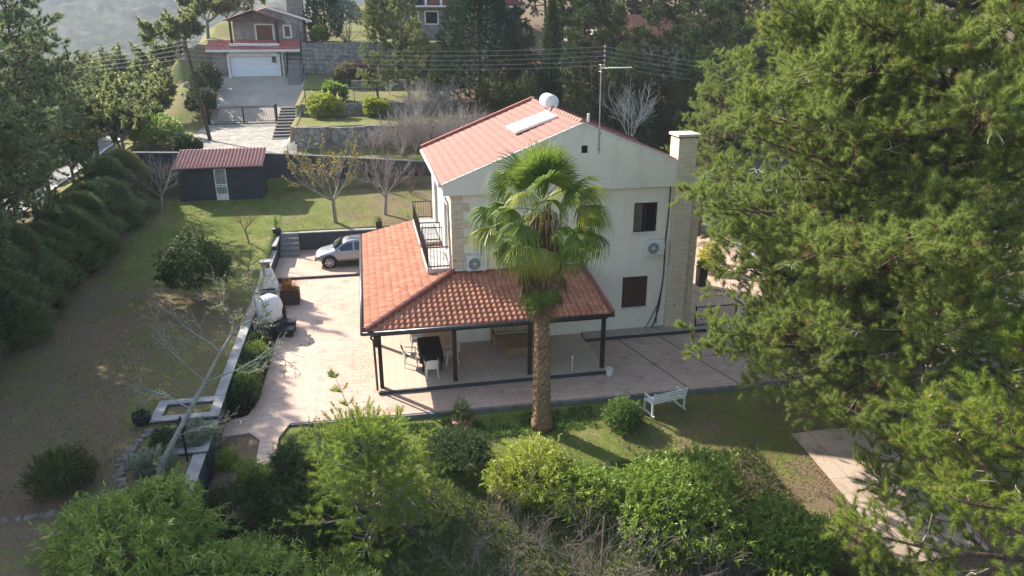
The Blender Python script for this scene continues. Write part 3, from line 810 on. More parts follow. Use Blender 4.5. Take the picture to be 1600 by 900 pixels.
prof=[(-0.62,0.05),(-0.60,0.26),(-0.55,0.335),(-0.5,0.345),(0.5,0.345),(0.55,0.335),(0.60,0.26),(0.62,0.05)]
b.tube([(0.42,1.1+y,0.66) for y,r_ in prof],[r_ for y,r_ in prof],24); b.build('tank',mat('tank_white',(0.80,0.79,0.77),rough=0.35),sw,smooth=True)
b=MB(); b.tube([(0.42,0.475,0.66),(0.42,0.46,0.66)],.17,20); b.tube([(0.35,0.47,0.5),(0.3,0.3,0.4),(0.1,0.1,0.30)],.03,6); b.tube([(0.50,0.47,0.62),(0.55,0.25,0.5),(0.32,-0.1,0.32)],.035,6); b.build('fittings',ac_m,sw)
b=MB(); 
for y in (0.75,1.45): 
    b.tube([(0.15,y,0.05),(0.42,y,0.55),(0.75,y,0.1)],.025,5)
b.build('stand',mat('galvanised',(0.45,0.45,0.46),rough=0.4,metal=0.8),sw)
pa=math.atan2(0.62,1.75)
m_=Matrix.Translation((-0.85,-0.75,-0.02))@Matrix.Rotation(-pa,4,'Y')
b=MB(); b.rbox((-0.85,-0.75,-0.04),(2.0,2.15,0.09),ry=-pa); b.build('collector',mat('collector_frame',(0.72,0.71,0.70),rough=0.35,metal=0.3),sw,bevel=0.01)
cg=NT('collector_glass'); cg.base((0.62,0.62,0.63)); cg.set(0.18,0.3,0.8)
b=MB()
for s in (-1,1):
    c_=m_@Vector((0,s*0.53,0.036)); b.rbox(c_,(1.9,1.0,0.012),ry=-pa)
b.build('collector_pane',cg.m,sw)
an=thing('tv_antenna','tall grey mast with a yagi television aerial on the front gable','antenna',(6.05,-0.23,8.1))
galv=mat('galvanised_pole',(0.42,0.44,0.45),(0.32,0.34,0.35),0.4,6,metal=0.6)
b=MB(); b.tube([(0,0,0),(-0.05,0,3.4)],.028,8); b.box(-.06,.06,0.0,.027,.15,.22); b.box(-.06,.06,0.0,.027,.75,.82); b.build('mast',galv,an)
b=MB(); b.tube([(-.10,0,3.32),(1.25,0.10,3.34)],.014,6)
for k in range(10):
    x=0.02+k*0.132; l_=.17-.006*k; b.tube([(x,0.01+x*.08-l_,3.33),(x,0.01+x*.08+l_,3.35)],.010,5)
b.tube([(-.08,-.2,3.2),(-.08,.2,3.2)],.01,5); b.tube([(-.08,-.2,3.46),(-.08,.2,3.46)],.01,5); b.tube([(-.08,0,3.2),(-.08,0,3.46)],.01,5)
b.build('aerial',mat('aerial_pale',(0.62,0.66,0.50),rough=0.5),an)
vp=thing('vent_pipe','short white vent pipe rising behind the gable top','pipe',(5.78,0.5,9.2))
b=MB(); b.tube([(0,0,0),(0,0,.42)],.055,10); b.build('pipe',trim,vp)

# ------------------------------------------------------------------ shed and back wall
sh=thing('garden_shed','dark garden shed with sagging pink tiled roof and white barred door','shed',(-12.8,22.0,1.9))
boards=NT('dark_boards'); boards.set(0.8,0,0.2)
v=boards.coord('Object'); wv=boards.n('TexWave'); wv.wave_type='BANDS'; wv.bands_direction='Z'; wv.inputs['Scale'].default_value=2.2; wv.inputs['Distortion'].default_value=0.1; boards.l(v,wv.inputs['Vector'])
boards.base(boards.mix(boards.ramp(boards.noise(v,2,5),[(0.4,0.0),(0.7,0.6)]),(0.036,0.043,0.050),(0.055,0.062,0.070))); boards.bump(wv.outputs['Fac'],0.5,0.02); boards=boards.m
b=MB(); b.prism([(0,-.3),(2.4,-.3),(2.4,2.95),(0,2.32)],-2.66,2.58,'x'); b.build('wall',boards,sh)
W=np.array([0,2.85,0.80]); W=W/np.linalg.norm(W); N=np.array([0,-W[2],W[1]])
v1,f1=tiles((-2.85,-.30,2.30),(1,0,0),W,N,5.65,3.0,0.22,0.33,barrel=0.045)
# the row of tiles over the eave sags towards the left
sag=0.10*np.exp(-((v1[:,1]-0.1)/0.35)**2); v1[:,2]+=sag*(0.3+0.7*(v1[:,0]+2.85)/5.65)
link('roof',npmesh('roof',v1,f1),tilemat('pink_tiles',[(0.42,0.19,0.165),(0.50,0.25,0.215),(0.46,0.22,0.19)],(0.42,0.24,0.21)),sh)
b=MB(); b.prism([(-.28,2.24),(2.62,3.05),(2.62,3.10),(-.28,2.29)],-2.84,2.78,'x'); b.build('roof_deck',wood,sh)
b=MB(); b.box(-.34,.34,-.05,-.003,.08,2.2); dr=b.build('door',mat('door_dark',(0.06,0.065,0.07),rough=0.5),sh)
wm=mat('white_metal',(0.78,0.78,0.76),rough=0.45)
b=MB()
for a in ((-.38,-.31,.06,2.24),(.31,.38,.06,2.24),(-.31,.31,2.17,2.24),(-.31,.31,1.12,1.2),(-.31,.31,1.0,1.05)): b.box(a[0],a[1],-.085,-.052,a[2],a[3])
b.box(-.31,.31,-.08,-.053,.06,.55)
for k in range(6): b.box(-.25+k*.095,-.225+k*.095,-.075,-.053,.55,2.17)
b.build('door_grille',wm,dr)
bw=thing('boundary_wall','tall dark boundary wall running behind the shed and bare trees','wall',(-3,24.6,0))
b=MB(); b.prism([(-17.5,1.0),(18,0.6),(18,3.2),(3.8,3.62),(-6.9,4.55),(-16,4.9),(-17.5,4.9)],0.0,0.22,'y'); b.build('wall_body',slate,bw)
b=MB(); b.prism([(-17.5,4.901),(-16,4.901),(-6.9,4.551),(3.8,3.621),(18,3.201),(18,3.27),(3.8,3.69),(-6.9,4.62),(-16,4.97),(-17.5,4.97)],-0.03,0.25,'y'); b.build('coping',mat('dull_coping',(0.25,0.25,0.25),(0.17,0.17,0.17),0.85,2),bw)

# ------------------------------------------------------------------ stone house and its terraces
rubble=stonemat('rubble_stone',[(0.20,0.19,0.175),(0.33,0.31,0.28),(0.42,0.39,0.34),(0.26,0.25,0.235)],(0.13,0.12,0.105),2.4,0.7,0.06)
rubble2=stonemat('house_stone',[(0.20,0.18,0.155),(0.46,0.41,0.34),(0.30,0.27,0.235),(0.38,0.345,0.30)],(0.19,0.175,0.155),1.9,0.7,0.06)
hs=thing('stone_house','stone garage house with red roofs and a white garage door up the driveway','house',(-13.5,52,7.7))
def L_(x): return x+13.5
b=MB()
holed_wall(b,'y',L_(-17.7),L_(-10.6),-.5,2.9,[(L_(-16.05),L_(-11.45),0.1,2.55)],0,0.3)
b.quad((L_(-17.7),0,-.5),(L_(-17.7),4,-.5),(L_(-17.7),4,2.9),(L_(-17.7),0,2.9)); b.quad((L_(-10.6),0,-.5),(L_(-10.6),4,-.5),(L_(-10.6),4,2.9),(L_(-10.6),0,2.9))
b.prism([(L_(-15.6),3.5),(L_(-8.75),3.5),(L_(-8.75),5.9),(L_(-12.2),6.9),(L_(-15.6),5.9)],1.5,7.0,'y')
b.build('wall',rubble2,hs)
gd=NT('garage_white'); gd.set(0.5,0,0.3); v=gd.coord('Object'); wv=gd.n('TexWave'); wv.bands_direction='Z'; wv.inputs['Scale'].default_value=0.9; gd.l(v,wv.inputs['Vector']); gd.base((0.74,0.76,0.78)); gd.bump(wv.outputs['Fac'],0.2,0.02)
b=MB(); b.box(L_(-16.03),L_(-11.47),.12,.2,.1,2.53); b.build('garage_door',gd.m,hs)
b=MB()
for a in ((-16.3,-16.06,.0,2.6),(-11.44,-11.2,.0,2.6),(-16.06,-11.44,2.35,2.78)): b.box(L_(a[0]),L_(a[1]),-.08,-.003,a[2],a[3])
b.box(L_(-18.1),L_(-9.1),-.75,-.5,2.80,3.02); b.build('white_surround',trim,hs)
b=MB(); b.box(L_(-11.95),L_(-11.6),-.11,-.081,1.75,2.3); b.build('house_number_plate',mat('plate_dark',(0.03,0.03,0.035),rough=0.4),hs)
W=np.array([0,2.2,0.85]); W/=np.linalg.norm(W)
v1,f1=tiles((L_(-18.1),-.75,3.02),(1,0,0),W,(0,-W[2],W[1]),9.0,2.4,0.25,0.35)
W2=np.array([0,1.0,0.0])
for xa,sgn in ((-13.45,-1),(-13.45,1)):
    pass
redt=tilemat('red_tiles',[(0.42,0.13,0.10),(0.48,0.17,0.13),(0.44,0.15,0.11)],(0.36,0.13,0.10))
vs=[v1];fs=[f1];nb=len(v1)
def addroof(P0,U,Wd,width,length):
    global nb
    U=np.array(U,float);U/=np.linalg.norm(U);Wd=np.array(Wd,float);Wd/=np.linalg.norm(Wd);N=np.cross(U,Wd)
    if N[2]<0:N=-N
    v,f=tiles(P0,U,Wd,N,width,length,0.25,0.35); vs.append(v); fs.append(f+nb); nb+=len(v)
# porch gable (ridge along y) and the main roof behind it
addroof((L_(-16.2),5.0,5.75),(0,-1,0),(2.75,0,0.95),5.0,2.9)
addroof((L_(-10.6),0.0,5.75),(0,1,0),(-2.75,0,0.95),5.0,2.9)
addroof((L_(-16.0),8.0,5.85),(0,-1,0),(3.9,0,1.25),4.5,4.1)
addroof((L_(-7.9),2.0,5.75),(0,1,0),(-3.9,0,1.25),6.0,4.1)
link('roof',npmesh('roof',np.concatenate(vs),np.concatenate(fs)),redt,hs)
b=MB()
for sx in (-1,1): b.tube([(L_(-13.45),-.02,6.68),(L_(-13.45)+sx*2.78,-.02,5.72)],.08,4,off=math.pi/4)
b.tube([(L_(-15.9),0.05,5.72),(L_(-11.0),0.05,5.72)],.08,4,off=math.pi/4); b.tube([(L_(-13.45),0.05,5.72),(L_(-13.45),0.05,6.6)],.06,4); b.tube([(L_(-13.45),0.05,5.8),(L_(-14.5),0.05,6.25)],.05,4); b.tube([(L_(-13.45),0.05,5.8),(L_(-12.4),0.05,6.25)],.05,4)
b.build('porch_truss',mat('porch_timber',(0.10,0.06,0.04),(0.07,0.04,0.03),0.7,4),hs)
for x in (-15.65,-11.2):
    p=MB(); p.box(L_(x)-.1,L_(x)+.1,0.0,.2,3.45,5.7); p.build('porch_post',wood,hs)
b=MB(); b.box(L_(-15.9),L_(-11.1),-.25,.1,3.35,3.6); b.box(L_(-15.9),L_(-11.1),.1,1.5,3.40,3.55); b.build('porch_slab',trim,hs)
b=MB(); b.box(L_(-13.35),L_(-11.8),1.42,1.49,3.56,5.3); b.build('door',mat('brown_door',(0.16,0.075,0.04),(0.12,0.055,0.03),0.5,4,stretch=(6,1,1)),hs)
b=MB()
for a in ((-13.5,-13.36,3.56,5.45),(-11.79,-11.62,3.56,5.45),(-13.36,-11.79,5.31,5.45)): b.box(L_(a[0]),L_(a[1]),1.40,1.495,a[2],a[3])
b.build('door_frame',trim,hs)
b=MB()
for a in ((-10.75,-10.6,4.05,5.35),(-10.05,-9.9,4.05,5.35),(-10.6,-10.05,5.2,5.35),(-10.6,-10.05,4.05,4.2)): b.box(L_(a[0]),L_(a[1]),1.40,1.495,a[2],a[3])
wf=b.build('window',trim,hs); b=MB(); b.box(L_(-10.6),L_(-10.05),1.45,1.494,4.2,5.2); b.build('pane',glass,wf)
b=MB(); b.tube([(L_(-12.2),1.45,7.05),(L_(-7.8),1.45,5.68)],.14,4,off=math.pi/4); b.build('verge_board',trim,hs)
b=MB(); b.box(L_(-10.35),L_(-8.7),3.6,5.0,5.5,8.6); b.build('chimney',rubble2,hs,bevel=0.03)
b=MB(); b.tube([(L_(-10.9),-.12,-.1),(L_(-10.95),-.12,2.5),(L_(-10.6),-.5,2.85)],.06,8); b.build('downpipe',trim,hs)
# outside stair beside the garage
os_=thing('stone_stairs','flight of stone stairs climbing right of the white garage door','stairs',(-9.75,50.2,7.2))
for k in range(14):
    b=MB(); b.box(-.7,.7,k*.28,k*.28+.3,-.2,.3+k*.27); b.build('step',mat('stair_stone',(0.30,0.28,0.25),(0.22,0.20,0.18),0.9,3) if k==0 else bpy.data.materials['stair_stone'],os_)
b=MB(); b.tube([(.6,0,.3),(.6,0,1.3),(.6,3.6,4.9)],.03,5); b.build('handrail',iron,os_)
def stone_wall(label,x0,x1,y0,y1,z0,z1):
    r=thing('stone_wall',label,'wall',((x0+x1)/2,(y0+y1)/2,z0),group='rubble stone terrace walls')
    hx_,hy_=(x1-x0)/2,(y1-y0)/2
    n=max(2,int((x1-x0)/0.8)); rng=random.Random(int(x0*7+y0))
    pr_=[(-hx_,0)]+[(hx_,0)]+[(hx_-2*hx_*k/n,z1-z0+rng.uniform(-.05,.05)) for k in range(n+1)]
    b=MB(); b.prism(pr_,-hy_,hy_,'y'); b.build('masonry',rubble,r)
stone_wall('lower rubble stone wall right behind the dark boundary wall',-8.45,6,28.75,29.2,3.4,5.75)
stone_wall('middle rubble stone terrace wall with grass at its foot',-8.3,5,34.95,35.4,5.0,6.9)
stone_wall('upper rubble stone retaining wall right of the garage stairs',-8.95,3,52.0,52.6,7.4,11.35)
stone_wall('small rubble stone wall below the round bushes on the terrace',-4.2,5,44.0,44.4,6.6,8.1)
gs=thing('stone_steps','broad dark stone steps beside the driveway gate','steps',(-9.55,33.0,4.25))
ds=mat('dark_step_stone',(0.16,0.155,0.145),(0.10,0.10,0.095),0.85,3)
for k in range(11):
    b=MB(); b.box(-1.05+.02*k,0.95,k*.72,k*.72+.75,-.2,.17*(k+1)); b.build('step',ds,gs)
gate=thing('driveway_gate','black iron double gate across the cobbled driveway','gate',(-13.9,42,4.5))
for x0,x1 in ((-2.9,-.03),(.03,2.75)):
    b=MB()
    for z in (.12,.3,1.5,1.62): b.bar((x0,0,z),(x1,0,z),.05)
    n=int((x1-x0)/.14)
    for k in range(n+1): b.bar((x0+(x1-x0)*k/n,0,.12),(x0+(x1-x0)*k/n,0,1.62),.07 if k in (0,n) else .025)
    b.build('gate_leaf',iron,gate)
for x in (-3.02,2.9):
    b=MB(); b.box(x-.09,x+.09,-.09,.09,-.3,1.8); b.build('gate_post',iron,gate)
fc=thing('iron_fence','black railing along the top of the middle stone wall','fence',(-4.9,35.2,6.88))
b=MB()
for z in (.1,1.15): b.bar((-2.95,0,z),(3.0,0,z),.05)
for k in range(43): b.bar((-2.95+k*.1417,0,0),(-2.95+k*.1417,0,1.2),.06 if k%14==0 else .022)
b.build('railing',iron,fc)
fc2=thing('iron_fence','black railing at the top of the garage stairs','fence',(-8.2,52.3,11.35))
b=MB()
for z in (.1,1.0): b.bar((-.8,0,z),(6,0,z),.05)
for k in range(45): b.bar((-.8+k*.1545,0,0),(-.8+k*.1545,0,1.05),.025)
b.build('railing',iron,fc2)
# long house behind
bh=thing('apartment_house','long stone and red rendered house with white balcony on the hill top','house',(4,62,11.2))
b=MB(); holed_wall(b,'y',-4.5,12,-.5,3.75,[(-1.0,-.3,2.1,3.2),(0.65,2.0,2.0,3.25)],0,.25); b.quad((-4.5,0,-.5),(-4.5,8,-.5),(-4.5,8,3.75),(-4.5,0,3.75)); b.build('wall',rubble2,bh)
red=mat('red_render',(0.24,0.085,0.05),(0.19,0.065,0.04),0.85,1)
b=MB(); b.box(-4.5,12,1.2,8,3.95,7.2); b.build('upper_wall',red,bh)
b=MB(); b.box(-5.0,12.4,-1.3,1.19,3.76,3.94); b.build('balcony',trim,bh)
for x in (-4.6,-1.2,0.8,2.6,5.6,8.4): 
    b=MB(); b.box(x-.14,x+.14,1.0,1.19,3.95,7.0); b.build('pilaster',trim,bh)
for x in (-3.4,-0.2,4.2,7.2):
    b=MB(); b.box(x-.6,x+.6,1.12,1.195,3.96,6.2); b.build('balcony_door',glass,bh)
for x0,x1,z0,z1 in ((-1.0,-.3,2.1,3.2),(0.65,2.0,2.0,3.25)):
    b=MB()
    for a in ((x0-.15,x0,z0-.15,z1+.15),(x1,x1+.15,z0-.15,z1+.15),(x0,x1,z1,z1+.15),(x0,x1,z0-.15,z0)): b.box(a[0],a[1],-.06,-.003,a[2],a[3])
    wf=b.build('window',trim,bh); b=MB(); b.box(x0+.003,x1-.003,.1,.14,z0+.003,z1-.003); b.build('pane',glass,wf)
b=MB()
for z in (4.1,4.9): b.bar((-5,-1.25,z),(12.3,-1.25,z),.05)
for k in range(70): b.bar((-5+k*.25,-1.25,3.94),(-5+k*.25,-1.25,4.9),.02)
b.build('railing',iron,bh)
rb=thing('red_building','dark red flat roofed outbuilding between the cypresses','building',(13,45,5))
b=MB(); b.box(-2,2.2,0,4,-.5,4.3); b.build('wall',mat('dark_red_wall',(0.17,0.03,0.028),(0.11,0.02,0.02),0.8,2),rb)
b=MB(); b.box(-2.3,2.5,-.4,4.2,4.301,4.5); b.build('roof_slab',mat('dull_red_slab',(0.26,0.07,0.06),(0.2,0.05,0.045),0.8,2),rb)
b=MB(); b.box(-.6,.4,-.03,-.003,0,2.1); b.build('door',frame_m,rb)
h3=thing('hillside_house','pale house with clay tiled roof half hidden by the pines','house',(26,52,8))
b=MB(); holed_wall(b,'y',-6.5,10,-1,3.9,[(-4.6,-3.6,.2,2.2),(-1,.2,1,2.2),(3,4.2,1,2.2)],0,.3); b.quad((-6.5,0,-1),(-6.5,7,-1),(-6.5,7,3.9),(-6.5,0,3.9)); b.build('wall',mat('beige_render',(0.46,0.40,0.32),(0.36,0.31,0.25),0.9,1),h3)
for x0,x1,z0,z1 in ((-4.6,-3.6,.2,2.2),(-1,.2,1,2.2),(3,4.2,1,2.2)):
    b=MB(); b.box(x0+.003,x1-.003,.12,.2,z0+.003,z1-.003); b.build('window',frame_m,h3)
W=np.array([0,4.0,2.0]);W/=np.linalg.norm(W)
v1,f1=tiles((-3.5,-.6,3.9),(1,0,0),W,(0,-W[2],W[1]),14,5.0,0.3,0.4)
link('roof',npmesh('roof',v1,f1),tile_new,h3)
b=MB(); b.prism([(-.55,3.8),(4.0,6.1),(8,3.8)],-3.4,10.4,'x'); b.build('roof_deck',trim,h3)
b=MB(); b.box(-7.5,-1,-3.2,-3.0,-.6,.75); b.box(3,6,-3.2,-3.0,-.8,.3); b.build('parapet',mat('pale_parapet',(0.55,0.52,0.46),(0.42,0.40,0.36),0.9,2),h3)
for x in (-3.2,-1.9): 
    b=MB(); b.tube([(x,-2.6,-.5),(x,-2.6,3.7)],.16,10); b.build('column',trim,h3)
b=MB(); b.box(-4.2,-1.4,-2.9,-.01,3.7,3.88); b.build('canopy',trim,h3)

# ------------------------------------------------------------------ poles, wires, bin, small things
pole_m=mat('pole_timber',(0.10,0.065,0.045),(0.06,0.04,0.03),0.9,3,stretch=(4,4,.6))
insm=mat('insulator',(0.40,0.38,0.36),rough=0.4)
def utility_pole(label,base,top,ins):
    r=thing('utility_pole',label,'pole',base)
    d=Vector(top)-Vector(base)
    b=MB(); b.tube([(0,0,-.3),d*.5,d],[.15,.13,.10],10); b.build('pole',pole_m,r)
    for p in ins:
        q=Vector(p)-Vector(base); b=MB(); b.lathe([(.03,-.08),(.06,-.05),(.05,0),(.07,.03),(.04,.09),(.01,.11)],q,8); b.tube([q,(d.x*.98,d.y*.98,q.z)],.025,5); b.build('insulator',insm,r)
    return r
LI=[(-16.35,33.2,11.9-k*.32) for k in range(5)]
MI=[(16.05,29.85,11.4-k*.36) for k in range(5)]
utility_pole('leaning wooden power pole beside the driveway gate',(-15.3,33.4,4.25),(-16.2,33.4,12.15),LI)
utility_pole('slim wooden power pole behind the house beside the aerial',(16.2,30,3.2),(16.2,30,11.65),MI)
utility_pole('wooden power pole far down by the lower road',(-46,58,2.5),(-46,58,10.3),[(-46.15,57.9,9.9-k*.32) for k in range(5)])
utility_pole('wooden power pole behind the big right pine',(52,16,0),(52,16,8.6),[(51.9,15.9,8.2-k*.35) for k in range(5)])
wire_m=mat('wire_aluminium',(0.45,0.45,0.45),rough=0.8)
for nm,A,B,sg,lab in (('a',LI,MI,0.55,'slack power wire between the leaning pole and the slim pole'),('b',LI,[(-46.15,57.9,9.9-k*.32) for k in range(5)],0.7,'slack power wire from the leaning pole down to the lower road'),('c',MI,[(51.9,15.9,8.2-k*.35) for k in range(5)],0.8,'slack power wire from the slim pole towards the right pine')):
    for k in range(5):
        a,b_=Vector(A[k]),Vector(B[k]); pts=[]
        for i in range(25):
            t_=i/24; p=a.lerp(b_,t_); p.z-=4*sg*t_*(1-t_); pts.append(p-a)
        m=MB(); m.tube(pts,.0095,4); o=m.build('power_wire',wire_m); o.location=a
        tag(o,lab,'wire',['wires left pole to slim pole','wires to the lower road','wires to the right'][['a','b','c'].index(nm)])
bn=thing('wheelie_bin','blue wheeled bin behind the boundary wall beside the leaning pole','bin',(-16.6,30.3,4.3))
blue=mat('blue_plastic',(0.02,0.07,0.28),(0.015,0.05,0.2),0.4,3)
b=MB(); b.add([(-.24,-.28,.05),(.24,-.28,.05),(.24,.28,.05),(-.24,.28,.05),(-.29,-.36,.98),(.29,-.36,.98),(.29,.36,.98),(-.29,.36,.98)],[(0,3,2,1),(4,5,6,7),(0,1,5,4),(1,2,6,5),(2,3,7,6),(3,0,4,7)]); b.build('bin_body',blue,bn,bevel=0.03)
b=MB(); b.prism([(-.40,.985),(.40,.985),(.36,1.06),(-.1,1.10),(-.40,1.03)],-.31,.31,'x'); b.build('lid',blue,bn,bevel=0.02)
for sx in (-.27,.27): 
    b=MB(); b.tube([(sx-.03,.26,.11),(sx+.03,.26,.11)],.11,14); b.build('wheel',iron,bn)
# railing, planter right of the chimney
rf=thing('iron_railing','black bow front railing right of the stone chimney','railing',(11.1,-0.45,0.15))
b=MB()
for z in (.08,.95): b.bar((-.25,0,z),(1.7,0,z),.045)
for k in range(16): 
    x=-.2+k*.12; b.tube([(x,0,.08),(x,-.02,.25),(x,-.09,.40),(x,-.02,.6),(x,0,.95)],.011,4)
b.bar((-.25,0,-.02),(-.25,0,1.0),.06); b.bar((1.7,0,-.02),(1.7,0,1.0),.06); b.build('railing',iron,rf)
def pot(name,label,loc,prof,m,cat='planter',sq=0):
    r=thing(name,label,cat,loc)
    b=MB()
    if sq: b.prism([(-sq*.85,0),(sq*.85,0),(sq,prof),(-sq,prof)],-sq,sq,'y')
    else: b.lathe(prof,n=16)
    b.build('pot',m,r,bevel=0.01 if sq else 0)
    return r
darkpot=mat('dark_pot',(0.03,0.032,0.035),(0.02,0.02,0.022),0.5,4)
P_TALL=pot('tall_planter','tall dark square planter right of the house',(13.75,5.1,0.001),1.05,darkpot,sq=.24)
P_BALL=pot('plant_pot','round black pot on the dark wall end beside the garden steps',(-8.81,15.6,1.121),[(.12,0),(.24,.12),(.27,.26),(.22,.42),(.15,.46),(.12,.42)],darkpot)
P_WALL=pot('plant_pot','dark square pot on the retaining wall by the porch roof',(-2.75,15.62,1.221),.42,darkpot,sq=.2)
P_LAWN=pot('plant_pot','dark round pot with a small plant at the planter frame corner',(-11.0,-5.75,0.74),[(.2,0),(.28,.12),(.3,.34),(.26,.36),(.22,.3)],darkpot)
P_BRICK=pot('brick_planter','low red brick planter on the front lawn',(-0.6,-6.35,-0.17),.26,brickmat('red_bricks',(0.33,0.12,0.08),(0.38,0.16,0.10),(0.3,0.27,0.24),1.0,0.2,0.08,0.01,rot=(R(90),0,0)),sq=.33)
# white bench, seen from behind
bn=thing('garden_bench','white slatted garden bench facing the house on the front lawn','bench',(6.83,-6.72,-0.2),R(12))
bw_=mat('white_paint_worn',(0.70,0.72,0.70),(0.55,0.58,0.57),0.6,4)
for sx in (-1,1):
    x=sx*.68
    b=MB(); b.tube([(x,-.22,0),(x,-.20,.45),(x,-.32,.92)],[.045,.045,.04],4,off=math.pi/4); b.build('leg',bw_,bn)
    b=MB(); b.tube([(x,.30,0),(x,.28,.45)],.045,4,off=math.pi/4); b.build('leg',bw_,bn)
    b=MB(); b.tube([(x,-.26,.66),(x,.32,.66),(x,.30,.45)],.035,4,off=math.pi/4); b.build('armrest',bw_,bn)
    b=MB(); b.tube([(x,-.35,.03),(x,.38,.03)],.035,4,off=math.pi/4); b.build('foot',bw_,bn)
b=MB()
for k in range(4): b.rbox((0,.26-k*.13,.455),(1.40,.115,.028))
b.build('seat',bw_,bn)
b=MB(); 
for k in range(3): 
    z=.60+k*.135; b.rbox((0,-.235-(z-.45)*.255-.012,z),(1.34,.026,.10),rx=R(14))
b.rbox((0,-.30,.69),(.08,.03,.50),rx=R(14))
b.build('backrest',bw_,bn)
# edging rocks and stray stones
rng=random.Random(3)
def rock(x,y,s,lab,m):
    bm=bmesh.new(); bmesh.ops.create_icosphere(bm,subdivisions=2,radius=1)
    sx,sy,sz=s*rng.uniform(.7,1.2),s*rng.uniform(.7,1.2),s*rng.uniform(.4,.65)
    ph=[rng.uniform(0,6) for _ in range(6)]
    for v_ in bm.verts:
        c_=v_.co; k=1+.14*math.sin(3*c_.x+ph[0])+.12*math.sin(4*c_.y+ph[1])+.10*math.sin(5*c_.z+ph[2]+2*c_.x)
        v_.co=Vector((c_.x*sx*k,c_.y*sy*k,c_.z*sz*k))
    me=bpy.data.meshes.new('rock'); bm.to_mesh(me); bm.free()
    o=link('rock',me,m); o.location=(x,y,float(H(x,y))+sz*.12); o.rotation_euler=(0,0,rng.uniform(0,6))
    return tag(o,lab,'rock','edging rocks on the left lawn')
rockm=mat('field_stone',(0.24,0.20,0.16),(0.14,0.12,0.10),0.9,5,bump=0.4)
for k in range(13):
    t_=k/12; x=-10.62-.38*math.sin(t_*3.2)+rng.uniform(-.06,.06); y=-6.35-t_*3.1
    rock(x,y,rng.uniform(.13,.21),'rough field stone in the curved edging below the planter frame',rockm)
for k in range(11):
    rock(-14.2+k*.30+rng.uniform(-.08,.08),-10.15-k*.02+rng.uniform(-.12,.12),rng.uniform(.12,.22),'rough field stone in the row at the lower left lawn edge',rockm)

# ------------------------------------------------------------------ silver car
car=thing('parked_car','silver hatchback parked beside the dark retaining wall, half behind the porch roof','car',(-4.35,12.45,0.112),R(180))
paint=NT('silver_paint'); paint.base((0.30,0.31,0.325)); paint.set(0.3,0.6,0.5); paint=paint.m
blackp=mat('black_trim',(0.022,0.022,0.024),rough=0.5)
# stations: x, half width, z bottom, z belt, roof half width, z top   (front is +x)
ST=[(-2.08,.62,.45,.80,.55,.95),(-2.02,.78,.34,.88,.60,1.16),(-1.75,.85,.28,.93,.62,1.42),(-1.2,.875,.26,.95,.64,1.53),(-.4,.88,.26,.94,.645,1.55),(.25,.88,.26,.93,.63,1.50),(.55,.88,.26,.925,.61,1.38),(.95,.875,.26,.92,.60,1.10),(1.10,.87,.26,.90,.60,.99),(1.55,.85,.27,.80,.55,.93),(1.9,.78,.30,.70,.48,.82),(2.06,.64,.38,.60,.40,.68),(2.12,.50,.44,.54,.34,.58)]
def csec(s):
    x,w_,zb,zk,wr,zt=s
    return [(x,w_*.86,zb),(x,w_*.99,zb+.12),(x,w_,(zb+zk)/2),(x,w_*.975,zk-.04),(x,w_*.955,zk),(x,wr+(w_*.955-wr)*.12,zk+(zt-zk)*.86),(x,wr*.93,zk+(zt-zk)*.96),(x,wr*.5,zt),(x,0,zt+.01)]
vs=[];fs=[];n=9
for s in ST:
    c_=csec(s); full=c_+[(p[0],-p[1],p[2]) for p in c_[-2::-1]]
    vs+=full
m=2*n-1
for i in range(len(ST)-1):
    for j in range(m-1): fs.append((i*m+j,i*m+j+1,(i+1)*m+j+1,(i+1)*m+j))
    fs.append((i*m+m-1,i*m,(i+1)*m,(i+1)*m+m-1))
fs.append(tuple(range(m))); fs.append(tuple((len(ST)-1)*m+j for j in range(m-1,-1,-1)))
b=MB(); b.add(vs,fs); o=b.build('body',paint,car,smooth=True)
ss=o.modifiers.new('subsurf','SUBSURF'); ss.levels=1; ss.render_levels=2
def lerp_st(x):
    for a,c_ in zip(ST[:-1],ST[1:]):
        if a[0]<=x<=c_[0]:
            t_=(x-a[0])/(c_[0]-a[0]); return [a[k]+(c_[k]-a[k])*t_ for k in range(6)]
cg=NT('car_glass'); cg.base((0.015,0.02,0.03)); cg.set(0.05,0,0.7); cg=cg.m
def side_pt(x,t_,sy,off=.022):
    s=lerp_st(x); p4=Vector((x,s[1]*.955,s[3])); p5=Vector((x,s[4]+(s[1]*.955-s[4])*.12,s[3]+(s[5]-s[3])*.86))
    p=p4.lerp(p5,t_); return (p.x,sy*(p.y+off*.6),p.z)
